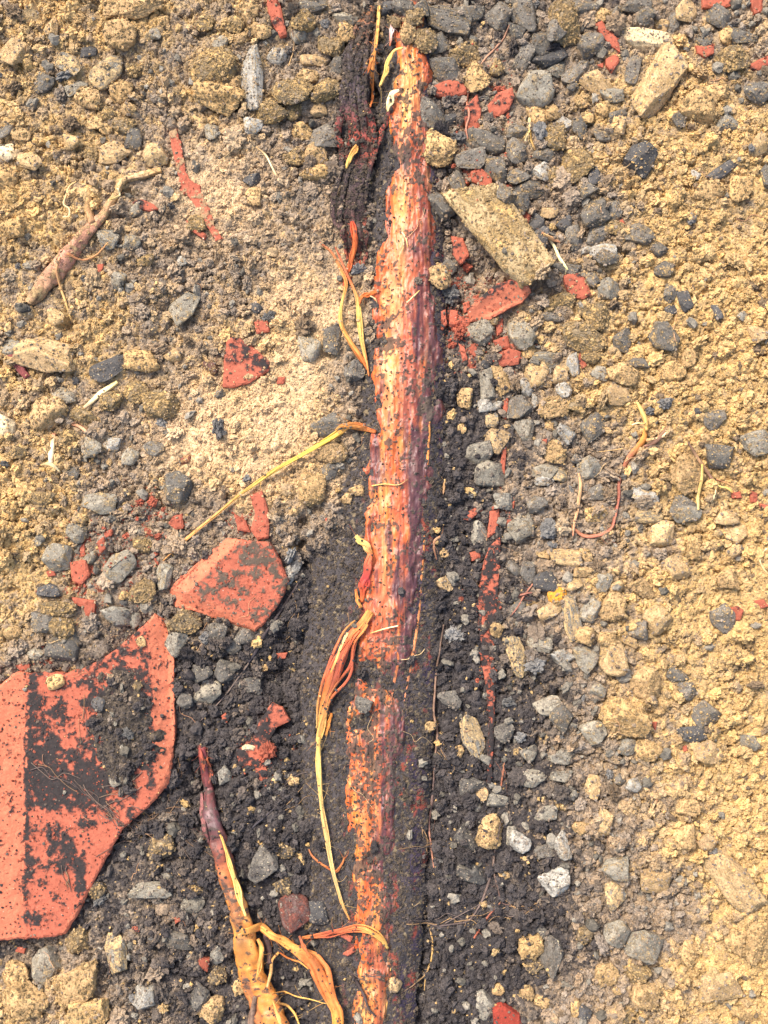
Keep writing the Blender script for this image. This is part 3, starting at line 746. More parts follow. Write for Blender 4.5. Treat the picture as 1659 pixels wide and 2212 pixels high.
# ------------------------------------------------------------------ terracotta shards
def shard(name, poly, label, thick=.012, lift=.004, bevel=4, tilt=(0, 0), res=None, dirt=.3, group="broken terracotta pieces", chamfer=(), tone=1.0, colour=None, blobs=(), seed=0, jag=2.0, sink=None, dust=None):
    p = np.array(poly, float)
    area = .5 * abs(np.dot(p[:, 0], np.roll(p[:, 1], 1)) - np.dot(p[:, 1], np.roll(p[:, 0], 1)))
    size = math.sqrt(area)
    res = res or float(np.clip(size / 14, 2.2, 5.5))
    ring = []
    for a, b in zip(p, np.roll(p, -1, 0)):
        n = max(1, int(np.linalg.norm(b - a) / res))
        for k in range(n):
            ring.append(a + (b - a) * k / n)
    ring = np.array(ring)
    jg = min(jag, size * .06)
    ring[:, 0] += jg * (fbm2(ring[:, 0] / 9, ring[:, 1] / 9, seed + 1, 3) - .5) * 2
    ring[:, 1] += jg * (fbm2(ring[:, 0] / 9, ring[:, 1] / 9, seed + 2, 3) - .5) * 2
    nr = len(ring)
    a, b = ring, np.roll(ring, -1, 0)

    def dist(q):
        ab = b - a
        d = np.full(len(q), 1e9)
        for s0 in range(0, nr):
            t = np.clip(((q - a[s0]) @ ab[s0]) / (ab[s0] @ ab[s0] + 1e-9), 0, 1)
            d = np.minimum(d, np.linalg.norm(q - a[s0] - t[:, None] * ab[s0], axis=1))
        return d
    lo, hi = ring.min(0), ring.max(0)
    X, Y = np.meshgrid(np.arange(lo[0], hi[0], res), np.arange(lo[1], hi[1], res))
    q = np.stack([X.ravel(), Y.ravel()], 1) + (np.random.default_rng(seed).random((X.size, 2)) - .5) * res * .5
    ins = np.zeros(len(q), bool)
    for s0 in range(nr):
        x1, y1 = a[s0]; x2, y2 = b[s0]
        c = (y1 > q[:, 1]) != (y2 > q[:, 1])
        with np.errstate(divide='ignore', invalid='ignore'):
            ins ^= c & (q[:, 0] < (x2 - x1) * (q[:, 1] - y1) / (y2 - y1 + 1e-12) + x1)
    q = q[ins]
    if len(q): q = q[dist(q) > res * .45]
    # a second ring close to the rim gives the worn edge
    pts = np.vstack([ring, q])
    vo, eo, fo, ov, _, _ = delaunay_2d_cdt([Vector(t) for t in pts], [(k, (k + 1) % nr) for k in range(nr)], [], 1, 1e-4)
    if len(vo) != len(pts):
        pts = np.array([list(t) for t in vo])
        remap = {}
        for k, src in enumerate(ov):
            for s0 in src: remap[s0] = k
        ringidx = np.array([remap.get(k, k) for k in range(nr)])
    else:
        pts = np.array([list(t) for t in vo]); ringidx = np.arange(nr)
        remap = {}
        for k, src in enumerate(ov):
            for s0 in src: remap[s0] = k
        ringidx = np.array([remap.get(k, k) for k in range(nr)])
    tri = np.array([t for t in (list(f) for f in fo) if len(t) == 3])
    d = dist(pts); d[ringidx] = 0
    cx, cy = p.mean(0)
    wx, wy = px(cx, cy)
    zs = z_at(*px(pts[:, 0], pts[:, 1]))
    base = float(np.percentile(zs, 60)) if sink is None else sink
    top = base + lift
    z = top + tilt[0] * (pts[:, 0] - cx) * S + tilt[1] * (cy - pts[:, 1]) * S
    z = z - min(.0020, lift * .22) * (1 - np.clip(d / bevel, 0, 1)) ** 2
    clean = np.zeros(len(pts))
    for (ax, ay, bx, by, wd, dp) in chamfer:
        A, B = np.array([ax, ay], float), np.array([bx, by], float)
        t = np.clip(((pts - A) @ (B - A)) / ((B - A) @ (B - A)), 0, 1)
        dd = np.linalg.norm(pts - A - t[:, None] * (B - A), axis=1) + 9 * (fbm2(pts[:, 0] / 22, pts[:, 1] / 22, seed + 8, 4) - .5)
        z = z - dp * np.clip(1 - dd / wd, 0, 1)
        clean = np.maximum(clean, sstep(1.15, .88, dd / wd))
    z = z + .0013 * (fbm2(pts[:, 0] / 16, pts[:, 1] / 16, seed + 3, 4) - .5) + .0007 * (fbm2(pts[:, 0] / 4, pts[:, 1] / 4, seed + 4, 2) - .5)
    x, y = px(pts[:, 0], pts[:, 1], top)
    n = len(pts)
    V = np.stack([x, y, z], 1)
    # sides: two rings down
    rv = V[ringidx].copy()
    cen = np.array([wx, wy])
    m1 = rv.copy(); m1[:, 2] -= thick * .45; m1[:, :2] += (m1[:, :2] - cen) / (np.linalg.norm(m1[:, :2] - cen, axis=1)[:, None] + 1e-6) * (.0010 * (noise2(np.arange(nr) / 2.5, np.zeros(nr), seed) - .2))[:, None]
    m2 = rv.copy(); m2[:, 2] -= thick; m2[:, :2] += (m2[:, :2] - cen) * -.02
    Vall = np.vstack([V, m1, m2])
    k = np.arange(nr); k2 = (k + 1) % nr
    s1 = np.stack([ringidx[k], ringidx[k2], n + k2, n + k], 1); s2 = np.stack([n + k, n + k2, n + nr + k2, n + nr + k], 1)
    e1, e2 = V[tri[:, 1]] - V[tri[:, 0]], V[tri[:, 2]] - V[tri[:, 0]]
    fl = np.cross(e1, e2)[:, 2] < 0
    tri[fl] = tri[fl][:, ::-1]
    sides = quads_to_tris(np.vstack([s1, s2]))
    sa_ = .5 * (np.dot(V[ringidx][:, 0], np.roll(V[ringidx][:, 1], -1)) - np.dot(V[ringidx][:, 1], np.roll(V[ringidx][:, 0], -1)))
    if sa_ > 0: sides = sides[:, ::-1]
    F = np.vstack([tri, sides])
    # colour
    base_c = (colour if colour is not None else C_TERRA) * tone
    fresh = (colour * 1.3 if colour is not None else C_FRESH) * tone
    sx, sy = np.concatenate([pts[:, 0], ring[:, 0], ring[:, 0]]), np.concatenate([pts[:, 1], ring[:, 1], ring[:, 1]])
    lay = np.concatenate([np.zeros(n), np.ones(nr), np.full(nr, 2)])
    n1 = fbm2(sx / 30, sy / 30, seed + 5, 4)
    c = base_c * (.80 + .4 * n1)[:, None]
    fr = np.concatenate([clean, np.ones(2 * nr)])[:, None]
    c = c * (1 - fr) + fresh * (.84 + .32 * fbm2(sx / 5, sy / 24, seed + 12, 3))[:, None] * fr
    amt = np.full(n, dirt) + 0.0
    for (bx, by, ra, rb, s) in blobs:
        amt = amt + s * np.exp(-((pts[:, 0] - bx) / ra) ** 2 - ((pts[:, 1] - by) / rb) ** 2)
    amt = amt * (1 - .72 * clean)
    amt = np.concatenate([amt, np.full(2 * nr, dirt * .3)])
    dn = .62 * fbm2(sx / 22, sy / 22, seed + 6, 4) + .38 * fbm2(sx / 6, sy / 6, seed + 7, 2)
    k_ = sstep(.60, .82, dn + amt * .42)[:, None]
    f_, _, _ = soil_at(np.array([cx]), np.array([cy]))
    soil = lin(50, 45, 43) if dust is None else dust
    soil = soil[None] * (.7 + .6 * fbm2(sx / 5, sy / 5, seed + 9, 2))[:, None]
    Vall[:n, 2] += k_[:n, 0] * .0008
    org = np.array([wx, wy, base])
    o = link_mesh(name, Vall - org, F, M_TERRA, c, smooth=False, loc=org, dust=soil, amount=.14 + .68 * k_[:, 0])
    tag(o, label, "shard", group)
    splat(Vall, F, 2)
    return o


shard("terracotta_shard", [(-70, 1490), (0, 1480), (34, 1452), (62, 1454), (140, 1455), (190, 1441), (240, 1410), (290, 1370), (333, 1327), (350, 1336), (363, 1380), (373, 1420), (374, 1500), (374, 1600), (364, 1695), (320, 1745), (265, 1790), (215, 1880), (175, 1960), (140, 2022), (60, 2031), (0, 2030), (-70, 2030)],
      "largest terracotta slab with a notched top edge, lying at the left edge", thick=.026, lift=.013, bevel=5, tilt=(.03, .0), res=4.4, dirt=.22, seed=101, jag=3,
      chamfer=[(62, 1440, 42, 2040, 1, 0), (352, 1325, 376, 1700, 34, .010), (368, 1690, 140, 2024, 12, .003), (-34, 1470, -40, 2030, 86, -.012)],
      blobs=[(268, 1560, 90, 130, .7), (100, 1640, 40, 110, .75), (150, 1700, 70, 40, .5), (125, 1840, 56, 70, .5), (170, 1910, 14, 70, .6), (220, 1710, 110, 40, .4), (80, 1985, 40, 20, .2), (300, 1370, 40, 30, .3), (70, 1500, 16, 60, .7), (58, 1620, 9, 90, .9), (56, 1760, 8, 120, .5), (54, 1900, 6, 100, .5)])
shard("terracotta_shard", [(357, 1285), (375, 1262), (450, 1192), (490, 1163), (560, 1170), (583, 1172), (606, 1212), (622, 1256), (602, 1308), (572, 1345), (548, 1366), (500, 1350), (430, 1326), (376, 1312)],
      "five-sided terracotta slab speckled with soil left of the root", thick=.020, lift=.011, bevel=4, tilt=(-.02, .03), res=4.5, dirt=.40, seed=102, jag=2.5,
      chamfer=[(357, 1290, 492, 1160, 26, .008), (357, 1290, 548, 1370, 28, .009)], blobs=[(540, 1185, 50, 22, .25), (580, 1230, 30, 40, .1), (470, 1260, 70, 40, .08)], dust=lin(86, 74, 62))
shard("terracotta_shard", [(490, 728), (520, 730), (560, 760), (583, 782), (580, 801), (540, 826), (500, 838), (480, 836), (483, 790)], "triangular terracotta shard on pale sandy soil", thick=.010, lift=.006, dirt=.32, seed=103, blobs=[(560, 790, 24, 20, .4)])
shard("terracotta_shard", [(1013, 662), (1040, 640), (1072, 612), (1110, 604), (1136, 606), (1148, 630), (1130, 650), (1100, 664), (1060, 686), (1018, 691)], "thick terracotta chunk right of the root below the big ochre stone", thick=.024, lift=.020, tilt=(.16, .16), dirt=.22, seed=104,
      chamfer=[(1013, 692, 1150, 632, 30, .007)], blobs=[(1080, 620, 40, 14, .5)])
shard("terracotta_shard", [(366, 282), (381, 278), (391, 310), (396, 345), (406, 384), (430, 400), (446, 440), (462, 482), (481, 515), (466, 521), (448, 492), (431, 452), (407, 426), (388, 411), (385, 370), (369, 322)],
      "long crooked terracotta edge sticking out of dusty soil, upper left", thick=.014, lift=.002, dirt=.46, seed=105, res=2.4, bevel=5, jag=6, dust=lin(150, 122, 90))
SHARDS = [
    ([(400, 474), (420, 484), (446, 508), (440, 516), (415, 500)], .18), ([(284, 436), (305, 429), (330, 440), (343, 453), (325, 456), (295, 449)], .25),
    ([(575, -20), (598, -20), (612, 40), (619, 70), (605, 76), (590, 55), (578, 20)], .2), ([(1284, 50), (1300, 44), (1325, 70), (1336, 85), (1341, 111), (1325, 101), (1300, 75)], .05),
    ([(1309, 126), (1336, 112), (1339, 130), (1322, 156), (1310, 141)], .15), ([(1505, 96), (1525, 100), (1544, 95), (1541, 115), (1525, 123), (1508, 113)], .1),
    ([(1515, -15), (1582, -15), (1579, 12), (1550, 18), (1519, 15)], .1), ([(1625, -15), (1652, -15), (1646, 25), (1631, 29), (1622, 10)], .1), ([(1621, 136), (1670, 116), (1670, 135), (1640, 151), (1625, 146)], .1),
    ([(936, 186), (960, 175), (1000, 169), (1011, 185), (1008, 201), (970, 209), (941, 206)], .15), ([(1054, 226), (1075, 200), (1106, 190), (1111, 210), (1100, 236), (1080, 249), (1059, 246)], .3),
    ([(1100, 466), (1130, 450), (1151, 455), (1141, 481), (1110, 491)], .2), ([(1219, 595), (1245, 586), (1265, 600), (1279, 636), (1260, 646), (1235, 641), (1222, 616)], .35),
    ([(1064, 736), (1096, 725), (1104, 751), (1075, 756)], .1), ([(1064, 766), (1100, 752), (1126, 760), (1121, 786), (1085, 791), (1067, 779)], .2),
    ([(505, 1110), (530, 1124), (541, 1151), (514, 1146)], .15), ([(540, 1070), (566, 1060), (581, 1110), (579, 1161), (555, 1166), (540, 1146), (550, 1110)], .1),
    ([(150, 1214), (186, 1210), (193, 1241), (175, 1263), (155, 1256)], .05), ([(154, 1290), (205, 1299), (202, 1336), (184, 1331), (178, 1311), (160, 1306)], .15),
    ([(209, 1170), (223, 1159), (227, 1185), (215, 1197)], .1), ([(374, 1115), (393, 1109), (396, 1141), (378, 1146), (364, 1130)], .1),
    ([(1572, 1318), (1595, 1309), (1607, 1320), (1599, 1341), (1580, 1338)], .05), ([(1630, 1298), (1650, 1295), (1661, 1310), (1640, 1316)], .05),
    ([(1017, 370), (1040, 361), (1062, 380), (1066, 408), (1040, 402), (1020, 391)], .2), ([(974, 508), (1000, 514), (1014, 550), (995, 572), (979, 550)], .25), ([(1002, 238), (1030, 205), (1040, 240), (1036, 270), (1026, 300), (1008, 290)], .35),
    ([(549, 695), (578, 691), (581, 716), (554, 721)], .2), ([(597, 815), (616, 814), (613, 829), (598, 829)], .2), ([(1008, 1108), (1030, 1095), (1033, 1108), (1015, 1126), (1002, 1122)], .1),
    ([(1058, 1106), (1079, 1097), (1074, 1150), (1054, 1161)], .15), ([(1089, 861), (1099, 859), (1094, 906), (1087, 902)], .1), ([(1084, 970), (1094, 964), (1088, 1060), (1078, 1056)], .2),
    ([(1580, 1062), (1600, 1061), (1603, 1076), (1582, 1076)], .05), ([(1620, 1060), (1636, 1065), (1636, 1086), (1622, 1085)], .05), ([(28, 2046), (56, 2047), (52, 2060), (30, 2056)], .1),
    ([(432, 2064), (452, 2074), (447, 2102), (428, 2087)], .3), ([(872, 30), (900, 34), (897, 51), (870, 49)], .1), ([(508, 1625), (545, 1600), (560, 1560), (588, 1518), (610, 1528), (627, 1555), (600, 1570), (580, 1600), (565, 1640), (582, 1680), (560, 1692), (545, 1660), (514, 1656)], .55),
    ([(1000, 655), (1014, 650), (1015, 672), (1003, 676)], .1), ([(952, 672), (962, 668), (966, 700), (955, 712)], .1), ([(972, 668), (990, 672), (984, 704), (970, 700)], .1), ([(992, 682), (1018, 690), (1012, 706), (994, 702)], .1),
    ([(1004, 710), (1022, 706), (1020, 725), (1004, 727)], .1), ([(1070, 690), (1088, 682), (1086, 716), (1074, 726)], .15), ([(990, 740), (1004, 752), (1010, 776), (1000, 780)], .2), ([(1018, 742), (1030, 750), (1028, 770), (1016, 764)], .15),
    ([(1050, 720), (1062, 716), (1066, 732), (1054, 738)], .1), ([(1098, 1090), (1112, 1082), (1110, 1098), (1100, 1102)], .2), ([(1252, 762), (1262, 770), (1268, 790), (1258, 796), (1250, 780)], .1),
    ([(1015, 1195), (1036, 1188), (1038, 1204), (1020, 1212)], .1), ([(1042, 1330), (1052, 1328), (1050, 1350), (1040, 1350)], .15), ([(592, 1412), (620, 1410), (616, 1422), (600, 1426)], .2),
    ([(172, 1182), (182, 1172), (184, 1200), (174, 1204)], .1), ([(224, 1150), (244, 1142), (240, 1156), (226, 1162)], .1), ([(100, 1236), (116, 1232), (120, 1244), (104, 1246)], .1), ([(34, 1438), (60, 1430), (66, 1444), (44, 1452)], .1),
    ([(1408, 1562), (1420, 1560), (1416, 1578)], .05), ([(1476, 1614), (1484, 1610), (1486, 1622), (1478, 1624)], .2), ([(740, 2062), (764, 2046), (768, 2056), (750, 2066)], .3), ([(728, 2020), (740, 2016), (762, 2024), (758, 2036)], .4),
    ([(210, 572), (224, 566), (222, 580), (212, 592)], .1), ([(1140, 1245), (1150, 1240), (1152, 1252), (1142, 1254)], .2), ([(1290, 140), (1304, 134), (1302, 146)], .1), ([(1335, 480), (1345, 472), (1350, 484), (1338, 492)], .1),
    ([(376, 1978), (386, 1974), (390, 1990), (378, 1996)], .1), ([(284, 2005), (306, 1998), (300, 2014), (290, 2012)], .3), ([(478, 1546), (488, 1540), (490, 1552), (480, 1556)], .1), ([(700, 1120), (708, 1118), (706, 1128)], .2),
    ([(1640, 1088), (1670, 1092), (1670, 1102), (1644, 1100)], .1), ([(1160, 690), (1166, 684), (1168, 698)], .1), ([(1172, 950), (1182, 948), (1180, 960)], .1), ([(85, 1390), (98, 1384), (92, 1402)], .2),
]

# ------------------------------------------------------------------ stones and clods
_ico = {}


def ico(sub):
    if sub not in _ico:
        import bmesh
        bm = bmesh.new()
        bmesh.ops.create_icosphere(bm, subdivisions=sub, radius=1)
        v = np.array([t.co[:] for t in bm.verts]); f = np.array([[q.index for q in t.verts] for t in bm.faces])
        bm.free(); _ico[sub] = (v, f)
    return _ico[sub]


KINDS = {   # name, words, category, group, colour pair, facets, crumbly, dust
    'd': ("gravel_stone", "dark grey stone", "stone", "grey gravel stones", lin(90, 85, 77), lin(112, 104, 92), 9, .3, .34),
    'k': ("gravel_stone", "near-black stone", "stone", "grey gravel stones", lin(70, 67, 64), lin(84, 80, 76), 9, .2, .12),
    'g': ("gravel_stone", "mid-grey stone", "stone", "grey gravel stones", lin(126, 119, 105), lin(142, 132, 113), 8, .3, .34),
    'b': ("gravel_stone", "brown-grey stone", "stone", "brown stones", lin(126, 110, 86), lin(142, 122, 92), 6, .6, .5),
    'm': ("gravel_stone", "grey ochre-coated stone", "stone", "grey gravel stones", lin(124, 120, 110), lin(134, 126, 110), 7, .4, .62),
    't': ("gravel_stone", "tan stone", "stone", "brown stones", lin(186, 154, 108), lin(168, 138, 98), 7, .35, .35),
    'w': ("pebble", "pale grey pebble", "pebble", "pale pebbles", lin(166, 158, 143), lin(150, 144, 132), 7, .25, .36),
    'c': ("pebble", "cream stone", "pebble", "pale pebbles", lin(224, 200, 158), lin(212, 182, 136), 5, .35, .22),
    'o': ("clay_clod", "ochre clay clod", "clod", "ochre clay clods", lin(192, 155, 103), lin(176, 144, 102), 3, 1.0, .22),
    'z': ("gravel_stone", "ochre-coated tan stone", "stone", "brown stones", lin(196, 168, 122), lin(196, 168, 122), 3, .56, .4),
    'r': ("gravel_stone", "reddish soil-crusted stone", "stone", "brown stones", lin(120, 66, 52), lin(104, 72, 60), 4, .5, .5),
    'y': ("pebble", "bright orange-yellow nugget", "pebble", "pale pebbles", lin(208, 142, 54), lin(200, 132, 46), 4, .6, .15),
}
REG = {'A': (0, 0), 'B': (550, 0), 'C': (1100, 0), 'D': (0, 550), 'E': (550, 550), 'F': (1100, 550), 'G': (0, 1100), 'H': (550, 1100), 'I': (1100, 1100), 'J': (0, 1652), 'K': (550, 1652), 'L': (1100, 1652)}
